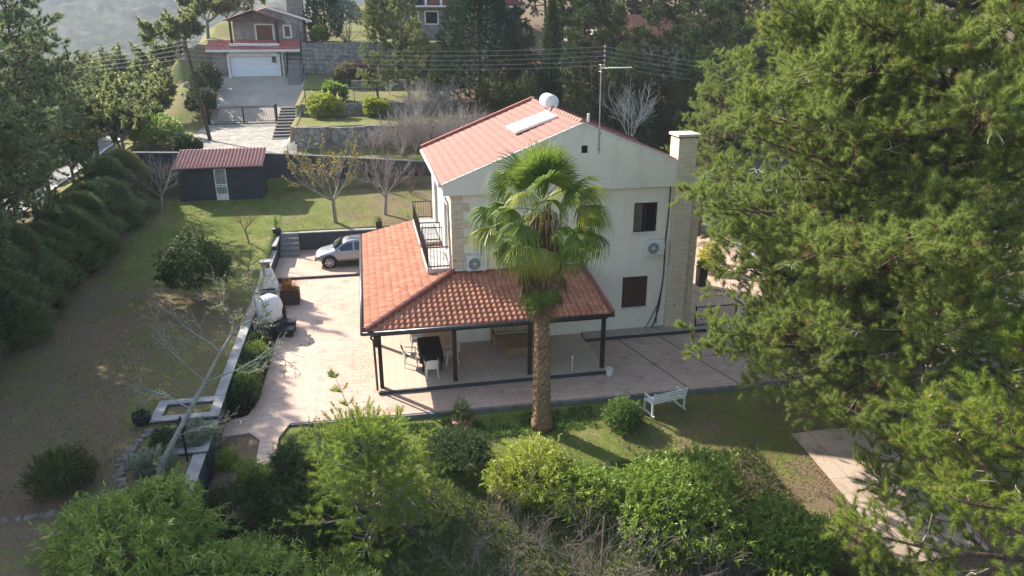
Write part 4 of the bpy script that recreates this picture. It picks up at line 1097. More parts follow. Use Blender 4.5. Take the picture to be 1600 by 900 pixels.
for sy in (-1,1):
    for xs in ([(-1.70,.12,.62),(-1.45,.1,.80),(-1.12,.08,.88),(-.95,.08,.90)],[(-.87,.08,.90),(-.4,.08,.92),(-.12,.08,.92)],[(-.02,.08,.92),(.30,.08,.90),(.52,.09,.80),(.78,.10,.42),(.88,.12,.18)]):
        b=MB(); v_=[];f_=[]
        for x,t0,t1 in xs: v_+=[side_pt(x,t0,sy),side_pt(x,t1,sy)]
        for k in range(len(xs)-1): f_.append((2*k,2*k+2,2*k+3,2*k+1))
        b.add(v_,f_); b.build('side_window',cg,car)
    # mirror, door handles, headlight, lower cladding, wheels
    b=MB(); b.rbox((.72,sy*.98,.98),(.13,.20,.14)); b.rbox((.76,sy*.90,.94),(.06,.08,.05)); b.build('mirror',paint,car,bevel=0.02)
    b=MB(); b.rbox((-.55,sy*.875,.84),(.16,.03,.03)); b.rbox((.12-.3,sy*.88,.84),(.16,.03,.03)); b.build('door_handle',paint,car)
    b=MB(); b.add([(1.98,sy*.70,.62),(1.86,sy*.80,.68),(1.62,sy*.84,.79),(1.74,sy*.72,.83),(1.98,sy*.56,.72)],[(0,1,2,3,4)]); b.build('headlight',mat('lamp_glass',(0.75,0.77,0.80),rough=0.08,spec=0.8) if sy<0 else bpy.data.materials['lamp_glass'],car)
    b=MB(); b.box(-.86,.86,sy*.885-.02,sy*.885+.02,.20,.36); b.build('sill_trim',blackp,car)
    for wx in (1.30,-1.28):
        b=MB(); pts=[(wx+.40*math.cos(a),sy*.872,.33+.40*math.sin(a)) for a in [math.pi*k/14-.12 for k in range(16)]]; b.tube(pts,[.045]*16,6); b.build('wheel_arch',blackp,car)
        b=MB(); b.tube([(wx,sy*.80,.33),(wx,sy*.882,.33)],.38,28); b.build('wheel_well',blackp,car)
        b=MB(); b.tube([(wx,sy*.72,.325),(wx,sy*.86,.325),(wx,sy*.90,.325)],[.325,.325,.30],28); wh=b.build('wheel',mat('tyre_rubber',(0.02,0.02,0.021),rough=0.85) if 'tyre_rubber' not in bpy.data.materials else bpy.data.materials['tyre_rubber'],car)
        b=MB()
        for k in range(7):
            a=2*math.pi*k/7; b.tube([(wx+.05*math.cos(a),sy*.915,.325+.05*math.sin(a)),(wx+.225*math.cos(a),sy*.905,.325+.225*math.sin(a))],[.03,.038],5)
        pts=[(wx+.225*math.cos(2*math.pi*k/24),sy*.902,.325+.225*math.sin(2*math.pi*k/24)) for k in range(25)]; b.tube(pts,.02,5,cap=False); b.tube([(wx,sy*.89,.325),(wx,sy*.92,.325)],.06,12)
        b.build('rim',mat('alloy',(0.6,0.6,0.62),rough=0.3,metal=0.8) if 'alloy' not in bpy.data.materials else bpy.data.materials['alloy'],wh)
b=MB(); b.add([(.56,.52,1.40),(.56,-.52,1.40),(.96,-.66,1.13),(1.04,-.60,1.05),(1.04,.60,1.05),(.96,.66,1.13)],[(0,1,2,3,4,5)]); ws=b.build('windscreen',cg,car)
for v_ in ws.data.vertices: v_.co.z+=.035; v_.co.x+=.02
b=MB(); b.box(2.02,2.13,-.52,.52,.34,.50); b.build('grille',blackp,car,bevel=0.02)
b=MB(); b.tube([(1.13,-.62,1.03),(1.08,.1,1.075)],.014,4); b.tube([(1.13,.02,1.03),(1.08,.60,1.07)],.014,4); b.build('wiper',blackp,car)
for sy in (-1,1):
    b=MB(); b.tube([(-1.4,sy*.60,1.56),(-1.2,sy*.60,1.61),(.1,sy*.58,1.60),(.25,sy*.57,1.53)],.022,6); b.build('roof_rail',blackp,car)

# ================================================================== vegetation
def unit(a): return a/np.maximum(np.linalg.norm(a,axis=-1,keepdims=True),1e-9)
def basis(D):
    ref=np.where(np.abs(D[:,2:3])<0.9,np.array([[0,0,1.0]]),np.array([[1.0,0,0]]))
    U=unit(np.cross(D,ref)); return U,np.cross(D,U)
class Sk:
    """branch segments and leaf bearing shoots of one plant"""
    def __init__(s,seed): s.rng=np.random.RandomState(seed); s.seg=[]; s.P=[]; s.D=[]
    def path(s,p,d,L,n,wander=0.15,up=0.0,r0=0.02,r1=0.01,rec=True):
        p=np.array(p,float); d=unit(np.array(d,float)); out=[p.copy()]; ds=[d]
        for i in range(n):
            d=unit(d+s.rng.normal(0,wander,3)+np.array([0,0,up/n])); q=p+d*L/n
            if rec: s.seg.append((*p,*q,r0+(r1-r0)*i/n,r0+(r1-r0)*(i+1)/n))
            p=q; out.append(p.copy()); ds.append(d)
        return np.array(out),np.array(ds)
    def at(s,pts,ds,t):
        k=t*(len(pts)-1); i=min(int(k),len(pts)-2); f=k-i
        return pts[i]*(1-f)+pts[i+1]*f, ds[i+1]
    def side(s,d,ang):
        u,v=basis(d[None]); a=s.rng.uniform(0,6.283)
        return unit(d*math.cos(ang)+(u[0]*math.cos(a)+v[0]*math.sin(a))*math.sin(ang))
    def tip(s,p,d): s.P.append(p); s.D.append(d)
    def grow(s,p,d,L,r,lv,nb=4,ang=(0.5,0.9),up=0.3,wander=0.12,ratio=0.62,n=4,tipt=(0.5,0.75,1.0),t0=0.35):
        pts,ds=s.path(p,d,L,n,wander,up,r,r*(0.55 if lv else 0.3))
        if lv==0:
            for t in tipt: s.tip(*s.at(pts,ds,t))
            return pts
        for i in range(nb):
            t=t0+(1-t0)*(i+s.rng.uniform(0.2,0.9))/nb
            q,dd=s.at(pts,ds,min(t,1.0)); 
            s.grow(q,s.side(dd,s.rng.uniform(*ang)),L*ratio*s.rng.uniform(0.75,1.15)*(1.15-0.35*t),r*0.55*(1.1-0.35*t),lv-1,nb,ang,up,wander,ratio,n,tipt,t0)
        s.grow(pts[-1],ds[-1],L*ratio,r*0.5,lv-1,nb,ang,up,wander,ratio,n,tipt,t0)
        return pts
def seg_obj(name,segs,m,parent,sides=5):
    S=np.array(segs,float); A=S[:,:3]; B=S[:,3:6]; D=unit(B-A); U,Vv=basis(D)
    a=np.arange(sides)*2*np.pi/sides
    ring=U[:,None]*np.cos(a)[None,:,None]+Vv[:,None]*np.sin(a)[None,:,None]
    B2=B+D*np.minimum(S[:,7:8]*0.6,0.05)
    V=np.concatenate([A[:,None]+ring*S[:,6,None,None],B2[:,None]+ring*S[:,7,None,None]],1).reshape(-1,3)
    j=np.arange(sides); q=np.stack([j,(j+1)%sides,(j+1)%sides+sides,j+sides],1)
    F=(np.arange(len(S))*2*sides)[:,None,None]+q[None]
    return link(name,npmesh(name,V,F.reshape(-1,4)),m,parent,smooth=True)
def needles(P,D,n,length,width,rng,lo=0.15,hi=1.15):
    P=np.repeat(np.array(P),n,0); D=np.repeat(unit(np.array(D)),n,0); T=len(P)
    U,V=basis(D); ph=rng.uniform(lo,hi,T)[:,None]; th=rng.uniform(0,6.283,T)[:,None]
    d=unit(D*np.cos(ph)+(U*np.cos(th)+V*np.sin(th))*np.sin(ph))
    s=unit(np.cross(d,rng.normal(0,1,(T,3)))); l=length*rng.uniform(0.7,1.15,T)[:,None]
    P=P+D*rng.uniform(-0.35,0.35,T)[:,None]*length
    V=np.stack([P-s*width/2,P+s*width/2,P+d*l],1).reshape(-1,3)
    return V,np.arange(T*3).reshape(-1,3)
def leaves(P,D,n,length,width,rng,spread=1.0,along=0.3,droop=0.25,up=0.3,fold=0.12):
    P=np.repeat(np.array(P),n,0); D=np.repeat(unit(np.array(D)),n,0); T=len(P)
    U,V=basis(D); ph=rng.uniform(0.25,spread,T)[:,None]; th=rng.uniform(0,6.283,T)[:,None]
    d=unit(D*np.cos(ph)+(U*np.cos(th)+V*np.sin(th))*np.sin(ph)+np.array([0,0,up*0.3]))
    P=P-D*rng.uniform(0,1,T)[:,None]*along
    nrm=unit(np.array([0,0,1.0])+rng.normal(0,0.45,(T,3))); s=unit(np.cross(d,nrm)); nn=np.cross(s,d)
    l=length*rng.uniform(0.65,1.2,T)[:,None]; w=width*rng.uniform(0.75,1.2,T)[:,None]
    dr=np.array([0,0,-1.0])*l*droop*rng.uniform(0.3,1.3,T)[:,None]
    V=np.stack([P,P+d*l*0.48-s*w*0.5+nn*w*fold+dr*0.25,P+d*l+dr,P+d*l*0.48+s*w*0.5+nn*w*fold+dr*0.25],1).reshape(-1,3)
    return V,np.arange(T*4).reshape(-1,4)
def fol(name,VF,m,parent): return link(name,npmesh(name,*VF),m,parent)

bark_pine=mat('pine_bark',(0.15,0.10,0.075),(0.075,0.05,0.04),0.95,3,bump=0.6,bscale=12,stretch=(3,3,.6))
bark_grey=mat('grey_bark',(0.26,0.235,0.21),(0.16,0.145,0.13),0.95,5,bump=0.4,bscale=20)
bark_pale=mat('pale_bark',(0.50,0.50,0.46),(0.33,0.335,0.30),0.9,4,bump=0.3,bscale=20)
bark_dark=mat('dark_bark',(0.085,0.065,0.05),(0.05,0.038,0.03),0.95,5,bump=0.4)
twig_grey=mat('dead_twigs',(0.42,0.38,0.33),(0.28,0.25,0.22),0.95,6)
twig_red=mat('reddish_twigs',(0.24,0.15,0.115),(0.16,0.10,0.08),0.95,4)
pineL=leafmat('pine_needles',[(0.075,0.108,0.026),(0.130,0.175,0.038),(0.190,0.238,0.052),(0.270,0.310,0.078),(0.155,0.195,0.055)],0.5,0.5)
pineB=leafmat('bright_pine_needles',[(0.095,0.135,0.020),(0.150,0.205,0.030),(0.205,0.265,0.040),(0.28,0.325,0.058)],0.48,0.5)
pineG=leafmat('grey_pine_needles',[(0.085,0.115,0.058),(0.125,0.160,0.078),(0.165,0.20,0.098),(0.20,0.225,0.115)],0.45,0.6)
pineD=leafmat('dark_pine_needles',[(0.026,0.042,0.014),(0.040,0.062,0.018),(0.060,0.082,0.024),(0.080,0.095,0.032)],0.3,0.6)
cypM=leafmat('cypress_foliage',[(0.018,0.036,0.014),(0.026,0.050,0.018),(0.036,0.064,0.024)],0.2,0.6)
hedgeM=leafmat('hedge_foliage',[(0.080,0.115,0.048),(0.115,0.155,0.062),(0.155,0.190,0.078),(0.20,0.205,0.085)],0.3,0.6)

def pine(sk,Hh,zb,Rf,nl,ns=9,lean=(0,0),r=0.22,kt=5,elev=(0.0,0.5),sidelen=0.42,ntuft=4,dead=0.0,azr=None):
    tr,td=sk.path((0,0,-0.4),(lean[0],lean[1],1),Hh+0.4,10,0.03,0.0,r,r*0.12)
    dd=[]
    for i in range(nl):
        f=(i+sk.rng.uniform(0,1))/nl; h=zb+(Hh*0.985-zb)*f
        p,_=sk.at(tr,td,(h+0.4)/(Hh+0.4))
        az=i*2.39996+sk.rng.normal(0,0.35)
        if azr is not None and sk.rng.rand()<azr[2]: az=sk.rng.uniform(azr[0],azr[1])
        L=Rf(f)*sk.rng.uniform(0.72,1.12)
        e=elev[0]+(elev[1]-elev[0])*f+sk.rng.normal(0,0.12)
        d=np.array([math.cos(az)*math.cos(e),math.sin(az)*math.cos(e),math.sin(e)])
        pts,ds=sk.path(p,d,L,6,0.10,0.25,0.03+0.012*L,0.008)
        m=max(3,int(ns*L/3.0))
        for k in range(m):
            t=0.22+0.78*(k+sk.rng.uniform(0,1))/m
            q,dq=sk.at(pts,ds,min(t,0.999))
            sd=np.cross(dq,[0,0,1]); sd=unit(sd+1e-6)*(1 if k%2 else -1)
            d2=unit(dq*sk.rng.uniform(0.3,0.9)+sd*sk.rng.uniform(0.3,1.0)+np.array([0,0,sk.rng.uniform(-0.65,0.95)]))
            l2=(sidelen*L*(1.05-t)+0.35)*sk.rng.uniform(0.7,1.15)
            p2,s2=sk.path(q,d2,l2,3,0.14,0.2,0.014,0.005)
            if dead and sk.rng.rand()<dead:
                for _ in range(4):
                    qq,dq2=sk.at(p2,s2,sk.rng.uniform(0.2,1)); dd.append((qq,sk.side(dq2,0.7),l2*0.4))
                continue
            for j in range(kt):
                tt=0.15+0.75*(j+sk.rng.uniform(0,1))/kt
                q3,d3=sk.at(p2,s2,min(tt,0.999))
                d4=unit(sk.side(d3,sk.rng.uniform(0.4,1.3))+np.array([0,0,0.35])); l3=sk.rng.uniform(0.25,0.6)
                for u in range(ntuft):
                    w=0.4+0.6*(u+1)/ntuft; sk.tip(q3+d4*l3*w,unit(d4+np.array([0,0,0.2*w])))
            sk.tip(p2[-1],s2[-1])
        sk.tip(pts[-1],ds[-1])
    return dd
cone_m=mat('pine_cones',(0.27,0.21,0.16),(0.15,0.11,0.085),0.9,12)
dry_needles=leafmat('dry_needles',[(0.20,0.10,0.04),(0.28,0.15,0.06),(0.16,0.09,0.04)],.3,.8)
def pine_thing(name,label,cat,loc,sk,dd,n,length,width,m,bark=bark_pine,group=None,hi=1.15,cones=0):
    r=thing(name,label,cat,loc,group=group)
    thick=[s for s in sk.seg if s[6]>0.006]
    seg_obj('trunk',thick,bark,r,5)
    if dd:
        S=[]
        for q,d,l in dd:
            p2,_=sk.path(q,d,l,3,0.35,0.0,0.011,0.004,rec=False)
            for a,b in zip(p2[:-1],p2[1:]): S.append((*a,*b,0.012,0.007))
        seg_obj('dead_twigs',S,twig_grey,r,4)
    P=np.array(sk.P); D=np.array(sk.D)
    if cones:
        k=sk.rng.rand(len(P))<.022
        fol('dry_needles',needles(P[k],D[k],int(n*.8),length,width,sk.rng,0.1,hi),dry_needles,r); P=P[~k]; D=D[~k]
        b=MB()
        for i in sk.rng.choice(len(P),cones,False):
            p=Vector(P[i])-Vector(D[i])*.12; d_=Vector(unit(sk.rng.normal(0,1,3)+np.array([0,0,-.6])))
            for q_ in range(sk.rng.randint(1,4)):
                o_=Vector(sk.rng.normal(0,.05,3)); b.tube([p+o_,p+o_+d_*.03,p+o_+d_*.075,p+o_+d_*.11],[.012,.036,.03,.006],6)
        tag(b.build('cones',cone_m,r),kind='stuff')
    fol('crown',needles(P,D,n,length,width,sk.rng,0.1,hi),m,r)
    return r
# --- the two big pines in front on the right
sk=Sk(11)
dd=pine(sk,23.0,2.4,lambda f:8.9*(1-0.78*f)*(0.7+0.3*min(1,f*6)),165,ns=11,r=0.34,kt=5,elev=(-0.12,0.5),dead=0.06,azr=(2.0,4.6,0.7))
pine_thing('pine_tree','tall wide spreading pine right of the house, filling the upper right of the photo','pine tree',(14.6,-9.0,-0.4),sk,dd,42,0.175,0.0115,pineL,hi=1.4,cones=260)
sk=Sk(23)
dd=pine(sk,13.0,0.3,lambda f:5.6*(1-f)**0.8+0.6,80,ns=11,r=0.24,kt=5,elev=(-0.1,0.6),dead=0.06,azr=(1.4,4.6,0.6))
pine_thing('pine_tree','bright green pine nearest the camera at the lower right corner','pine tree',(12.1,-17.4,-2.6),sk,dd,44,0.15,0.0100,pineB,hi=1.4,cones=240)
sk=Sk(29)
dd=pine(sk,15.0,0.8,lambda f:4.9*(1-0.6*f)*(0.7+0.3*min(1,f*6)),80,ns=8,r=0.22,kt=5,elev=(-0.1,0.5),dead=0.0,ntuft=3)
PM=pine_thing('pine_tree','mid green pine standing on the paving between the tall spreading pine and the house','pine tree',(18.6,-0.8,-.1),sk,dd,30,0.19,0.015,pineL,hi=1.4)
sk=Sk(33)
dd=pine(sk,12.5,1.2,lambda f:5.0*(1-0.75*f)*(0.75+0.25*min(1,f*5)),98,ns=8,r=0.2,kt=5,elev=(-0.05,0.5),dead=0.0,ntuft=3)
pine_thing('pine_tree','mid green pine close to the patio kerb, left of the tall spreading pine','pine tree',(14.0,-6.1,-.3),sk,dd,32,0.18,0.013,pineL,hi=1.4,cones=60)
dup(PM,(20.6,-5.2,-.3),5.1,1.0,'mid green pine behind the tall spreading pine at the right edge')
dup(PM,(22.5,6.5,0),2.0,.95,'mid green pine farther back behind the pale forecourt on the right')
dup(PM,(17.8,14.2,0),4.0,.72,'smaller mid green pine beside the side road behind the yellow flowering shrub')
# --- middle sized prototypes, copied for the background
sk=Sk(31); dd=pine(sk,15.0,2.6,lambda f:5.6*(1-0.72*f)*(0.55+0.45*min(1,f*5)),62,ns=7,r=0.2,kt=4,ntuft=3,elev=(0.0,0.55))
PF1=pine_thing('pine_tree','tall loose grey green pine behind the hedge on the left','pine tree',(-22.6,14.0,0.5),sk,dd,15,0.28,0.045,pineG,group='pines along the lower road on the left')
for i,(x,y,rz,s) in enumerate([(-23.8,5.5,2.1,1.05),(-24.5,22.5,4.0,1.02),(-21.9,-1.5,5.1,0.95),(-25.5,-6.5,1.0,1.0),(-28.5,11,3,1.0),(-27.5,18,1.7,.95),(-26,29,.6,.9),(-32,6,2.6,1.0),(-20.9,2.0,3.6,1.05),(-21.6,9.3,.3,1.0),(-20.6,-9.5,2.0,1.0)]):
    dup(PF1,(x,y,float(H(x,y))),rz,s)
sk=Sk(37); dd=pine(sk,12.5,1.5,lambda f:4.0*(1-0.75*f)*(0.6+0.4*min(1,f*5)),50,ns=6,r=0.18,kt=4,ntuft=3,elev=(0.05,0.6))
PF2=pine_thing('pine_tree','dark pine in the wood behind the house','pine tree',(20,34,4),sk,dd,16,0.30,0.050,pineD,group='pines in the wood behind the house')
rng=random.Random(8)
spots=[(11.0,35.5,.6),(17.4,34.5,.95),(18.5,30.5,.75),(23,33,1.0),(26.5,31,.9),(29.5,35,1.05),(33,32,1.0),(36,36,1.1),(31,43,1.15),(37,46,1.2),(22.5,27.5,.7),(27,27.2,.85),(33,27,1.0),(40,30,1.1),(44,38,1.1),(47,32,1.05),(18,42,1.0),(20.5,47,1.05),(40,54,1.15),(46,50,1.2),(52,44,1.2),(36,62,1.2),(44,64,1.25),(28,66,1.1),(20,68,1.15),(53,58,1.25),(58,50,1.2),(14,72,1.2),(6,76,1.15),(34,76,1.2),(48,76,1.25),(60,68,1.2),(24,60.5,.9),(30,58,1.0)]
for k,(x,y,s) in enumerate(spots):
    x+=rng.uniform(-.6,.6); y+=rng.uniform(-.6,.6)
    loc=(x,y,float(H(x,y))-.1)
    if k==0: PF2.location=loc; PF2.scale=(s,s,s)
    else: dup(PF2,loc,rng.uniform(0,6.28),(s*rng.uniform(.9,1.15),s*rng.uniform(.9,1.15),s))
# lighter pines standing in the sun between the houses
sk=Sk(41); dd=pine(sk,9.5,0.6,lambda f:2.3*(1-0.8*f)*(0.7+0.3*min(1,f*5)),36,ns=7,r=0.13,kt=4,ntuft=3,elev=(0.2,0.9))
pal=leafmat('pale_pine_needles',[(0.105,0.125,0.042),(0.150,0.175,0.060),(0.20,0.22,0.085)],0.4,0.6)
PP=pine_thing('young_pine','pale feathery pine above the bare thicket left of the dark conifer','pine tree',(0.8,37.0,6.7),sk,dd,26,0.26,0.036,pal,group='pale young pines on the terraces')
PP.scale=(1.3,1.3,1.25)
dup(PP,(-1.9,38.0,6.8),2.0,0.85,'smaller pale feathery pine at the left of the pale pair')
dup(PP,(15.2,43.5,5.9),4.0,1.0,'pale pine in front of the house with columns, right of the slim cypress')
dup(PP,(21.5,41.5,5.4),1.0,0.95,'pale pine in front of the hillside house, between the dark pines')
# --- cypresses and conifers: dense needle clumps on a closed outline
def conifer(name,label,cat,loc,Hh,Rf,N,seed,m,nl=8,length=0.22,width=0.05,group=None,lump=0.18,updir=0.9,z0=0.0,trunk=True,bark=bark_dark):
    rng=np.random.RandomState(seed); f=rng.uniform(0,1,N)**0.85; az=rng.uniform(0,6.283,N)
    lob=rng.uniform(0,6.283,(6,)); kk=rng.randint(2,7,6); kz=rng.uniform(4,16,6)
    w=sum(np.sin(kk[i]*az+lob[i]+kz[i]*f) for i in range(6))/6*2
    R_=np.array([Rf(x) for x in f])*(1+lump*w)*np.where(rng.rand(N)<0.75,rng.uniform(0.86,1.06,N),rng.uniform(0.35,0.86,N))
    P=np.stack([np.cos(az)*R_,np.sin(az)*R_,z0+f*(Hh-z0)],1)
    D=unit(np.stack([np.cos(az),np.sin(az),np.full(N,updir)],1)+rng.normal(0,0.3,(N,3)))
    r=thing(name,label,cat,loc,group=group)
    if trunk:
        S=Sk(seed); S.path((0,0,-0.2),(0,0,1),Hh*0.9,5,0.02,0,0.035*Hh**0.8,0.02)
        seg_obj('trunk',S.seg,bark,r,6)
    fol('crown',needles(P,D,nl,length,width,rng,0.0,0.75),m,r)
    return r
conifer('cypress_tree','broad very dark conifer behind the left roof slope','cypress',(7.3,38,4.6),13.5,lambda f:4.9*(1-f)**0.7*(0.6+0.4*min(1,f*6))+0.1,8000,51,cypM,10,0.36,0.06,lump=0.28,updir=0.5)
conifer('cypress_tree','slim tall cypress standing right of the dark red outbuilding','cypress',(14.2,40,4.8),10.5,lambda f:1.05*(1-f)**0.5*(0.7+0.3*min(1,f*6)),2600,52,leafmat('slim_cypress',[(0.03,0.055,0.016),(0.045,0.075,0.02),(0.075,0.10,0.028)],0.25,0.6),9,0.28,0.05,updir=1.4)
conifer('conifer_tree','dark clipped conifer standing on the upper terrace right of the garage house','conifer',(-6.6,55,11.2),6.0,lambda f:1.9*(1-f)**0.35*(0.75+.25*min(1,f*5)),2200,53,cypM,9,0.3,0.06,z0=0.6)
conifer('conifer_tree','yellowish green conifer with a bare stem in front of the long stone house','conifer',(-0.8,56,11.2),6.2,lambda f:1.7*(1-f)**0.45*min(1,.35+f*3),1900,54,leafmat('gold_conifer',[(0.05,0.07,0.014),(0.08,0.10,0.02),(0.12,0.13,0.028)],0.3,0.6),9,0.3,0.06,z0=1.4)
conifer('conifer_tree','low dark bushy conifer beside the pale pine on the upper terrace','conifer',(2.1,50,8.2),4.6,lambda f:2.0*(1-f**3)**0.5*(0.8),1800,55,cypM,9,0.3,0.06,z0=0.1)
# hedge along the left edge of the lawn
HG=conifer('hedge_shrub','dark cypress shrub in the tall hedge along the left lawn edge','hedge',(-18.2,-2.0,0.75),3.9,lambda f:1.25*(1-f**3.0)**0.6*(0.85+.15*min(1,f*5)),3600,61,hedgeM,9,0.30,0.030,group='hedge shrubs along the left lawn',lump=0.45,updir=1.1,z0=0.05)
rng=random.Random(4)
for k in range(1,16):
    y=-2.0+k*1.75+rng.uniform(-.35,.35); x=-18.3-.03*k+rng.uniform(-.4,.4)-(0.6 if k>12 else 0)
    dup(HG,(x,y,float(H(x,y))),rng.uniform(0,6.28),(rng.uniform(.85,1.15),rng.uniform(.95,1.35),rng.uniform(.72,1.12)*(1 if k<12 else .8)))
for k in range(3): dup(HG,(-18.3+rng.uniform(-.2,.2),-3.8-k*1.8,.7),rng.uniform(0,6.28),(1,1,rng.uniform(.85,1.0)))
goldM=leafmat('golden_foliage',[(0.12,0.095,0.018),(0.17,0.14,0.026),(0.22,0.185,0.035),(0.11,0.12,0.025)],0.35,0.6)
conifer('golden_shrub','golden ochre rounded conifer at the far end of the hedge','shrub',(-19.0,23.0,1.4),3.9,lambda f:1.75*(1-f**2.6)**0.6*(0.8+.2*min(1,f*4)),3000,62,goldM,9,0.2,0.03,z0=0.1,updir=1.2)
conifer('juniper_shrub','spreading grey green shrub at the foot of the golden conifer','shrub',(-17.7,19.9,1.6),1.5,lambda f:1.3*(1-f**2)**0.6,1300,63,leafmat('grey_juniper',[(0.10,0.13,0.065),(0.15,0.18,0.09),(0.20,0.22,0.12)],0.3,0.6),8,0.22,0.03)
# --- broadleaf trees on the left slope and behind
def broad(sk,Hh,R_,lv=3,nb=4,r=0.16,t0=0.3,up=0.35):
    pts,ds=sk.path((0,0,-0.3),(0.03,0.02,1),Hh*0.34,3,0.05,0,r*1.25,r)
    for i in range(5):
        a=i*1.257+sk.rng.uniform(-.3,.3); e=sk.rng.uniform(.5,1.15)
        sk.grow(pts[-1]-np.array([0,0,sk.rng.uniform(0,Hh*.08)]),(math.cos(a)*math.cos(e),math.sin(a)*math.cos(e),math.sin(e)),R_*0.62,r*.6,lv-1,nb,(0.45,0.95),up,0.13,0.64)
def broad_thing(name,label,cat,loc,sk,n,l,w,m,bark=bark_grey,group=None,**kw):
    r=thing(name,label,cat,loc,group=group)
    seg_obj('trunk',sk.seg,bark,r,5)
    if sk.P: fol('crown',leaves(sk.P,sk.D,n,l,w,sk.rng,**kw),m,r)
    return r
ol=leafmat('olive_leaves',[(0.100,0.120,0.040),(0.145,0.165,0.055),(0.185,0.205,0.070),(0.22,0.225,0.080)],0.45,0.6)
sk=Sk(71); broad(sk,7.0,3.9,3,5)
B1=broad_thing('broadleaf_tree','olive green broadleaf tree on the slope left of the garage house','tree',(-24,34,2.5),sk,15,0.40,0.20,ol,group='broadleaf trees on the left slope',spread=1.5,along=0.5)
rng=random.Random(12)
for x,y,s in [(-20.5,29,.62),(-21,38,.8),(-23,44,.95),(-27,52,1.1),(-22,57,1.0),(-30,62,1.15),(-25,66,1.1),(-36,45,.9),(-38,56,1.0),(-45,66,1.2),(-34,72,1.2),(-20,64,1.05),(-42,80,1.2),(-54,84,1.2),(-29,84,1.25),(-16,72,1.0),(-62,70,1.1),(-20.6,33.5,.6),(-47,52,.95),(-57,60,1.1),(-70,95,1.3),(-50,100,1.3),(-36,98,1.3),(-22,92,1.25),(-8,88,1.1)]:
    dup(B1,(x,y,float(H(x,y))-.1),rng.uniform(0,6.28),(s,s*rng.uniform(.9,1.1),s*rng.uniform(.9,1.1)))
for x,y,s in [(-21.5,31.5,.55),(-23.5,27,.6),(-26,38,.95),(-31,36,.85),(-30,50,1.0),(-33,56,1.05),(-40,38,.8),(-46,46,.9),(-52,74,1.1),(-28,76,1.1)]:
    dup(B1,(x,y,float(H(x,y))-.1),rng.uniform(0,6.28),(s,s,s*rng.uniform(.95,1.15)))
# --- bare trees
def bare(label,loc,seed,Hh,r,m,name='bare_tree',spread=(0.45,0.85),lv=3,nb=6,trunk=0.28,ratio=0.6,group=None,up=0.45,leaf=None,nst=5,fan=(.6,1.2)):
    sk=Sk(seed)
    pts,ds=sk.path((0,0,-0.2),(sk.rng.uniform(-.1,.1),sk.rng.uniform(-.1,.1),1),Hh*trunk,3,0.08,0,r*1.2,r)
    for i in range(nst):
        a=i*6.283/nst+sk.rng.uniform(-.4,.4); e=sk.rng.uniform(*fan)
        sk.grow(pts[-1],(math.cos(a)*math.cos(e),math.sin(a)*math.cos(e),math.sin(e)),Hh*.40,r*.5,lv-1,nb,spread,up,0.12,ratio)
    t=thing(name,label,'tree',loc,group=group)
    seg_obj('trunk',[(*s[:6],max(s[6]*.85,.0085),max(s[7]*.85,.007)) for s in sk.seg],m,t,5)
    if leaf:
        n,l,w,mm,frac=leaf; k=sk.rng.rand(len(sk.P))<frac
        fol('leaves',leaves(np.array(sk.P)[k],np.array(sk.D)[k],n,l,w,sk.rng,spread=1.4,along=.3),mm,t)
    return t
yl=leafmat('yellowing_leaves',[(0.10,0.11,0.02),(0.20,0.17,0.03),(0.30,0.22,0.035),(0.14,0.15,0.03)],0.35,0.6)
bare('fruit tree with sparse yellow leaves behind the silver car','' or (-5.4,17.0,1.4),81,6.0,.14,bark_grey,leaf=(4,.16,.08,yl,.5),fan=(.35,1.0))
bare('bare pale grey fruit tree left of the garden shed',(-16.3,20.3,1.75),82,4.2,.10,bark_grey,fan=(.6,1.2))
BA=bare('bare brown fruit tree left of the balconies',(-2.3,17.8,1.4),83,5.2,.13,bark_grey,fan=(.4,1.0))
bare('small bare brown sapling in front of the shed',(-10.2,13.9,1.2),84,2.6,.055,twig_red,lv=2,fan=(.6,1.1),name='bare_sapling',trunk=.4)
bare('knee high bare sapling on the lawn beside the barbecue wall',(-9.7,9.6,.9),85,1.9,.045,twig_red,lv=2,fan=(.4,.9),name='bare_sapling',trunk=.25)
thicket_bark=mat('thicket_bark',(0.40,0.345,0.31),(0.27,0.225,0.20),0.95,4)
TH=bare('leafless many stemmed thicket tree behind the boundary wall',(-0.6,26.6,3.7),86,4.9,.10,thicket_bark,lv=3,nb=6,trunk=.05,nst=9,fan=(.8,1.3),group='leafless thicket behind the boundary wall',name='bare_thicket')
rng=random.Random(2)
for x,y,s in [(0.5,27.4,1.0),(1.7,26.3,1.05),(3.2,26.4,1.0),(-2.6,27,.65),(1.0,31.8,.9),(3.0,32.4,.9),(4.6,28.2,1.05)]:
    dup(TH,(x,y,float(H(x,y))),rng.uniform(0,6.28),(s,s,s*rng.uniform(.85,1.1)))
TR=bare('leafless reddish shoots in front of the boundary wall',(-1.2,23.4,1.8),87,3.0,.04,twig_red,lv=2,nb=5,trunk=.05,nst=9,fan=(1.0,1.4),group='reddish shoots along the boundary wall',name='bare_thicket')
for x,y,s in [(0.2,23.6,1.1),(-2.4,23.0,.9),(-0.4,21.6,.7),(-6.8,23.6,.75),(-8.4,23.7,.6),(-9.3,21.4,.5)]:
    dup(TR,(x,y,float(H(x,y))),rng.uniform(0,6.28),s)
bare('bare pale branching tree standing against the dark wood behind the house',(17.2,27.0,2.6),88,6.5,.10,bark_pale,fan=(.9,1.35),trunk=.3)
bare('bare grey shrub on the terrace below the round bushes',(-0.8,40.5,7.1),89,3.2,.05,bark_pale,lv=3,trunk=.1,nst=6,name='bare_shrub')
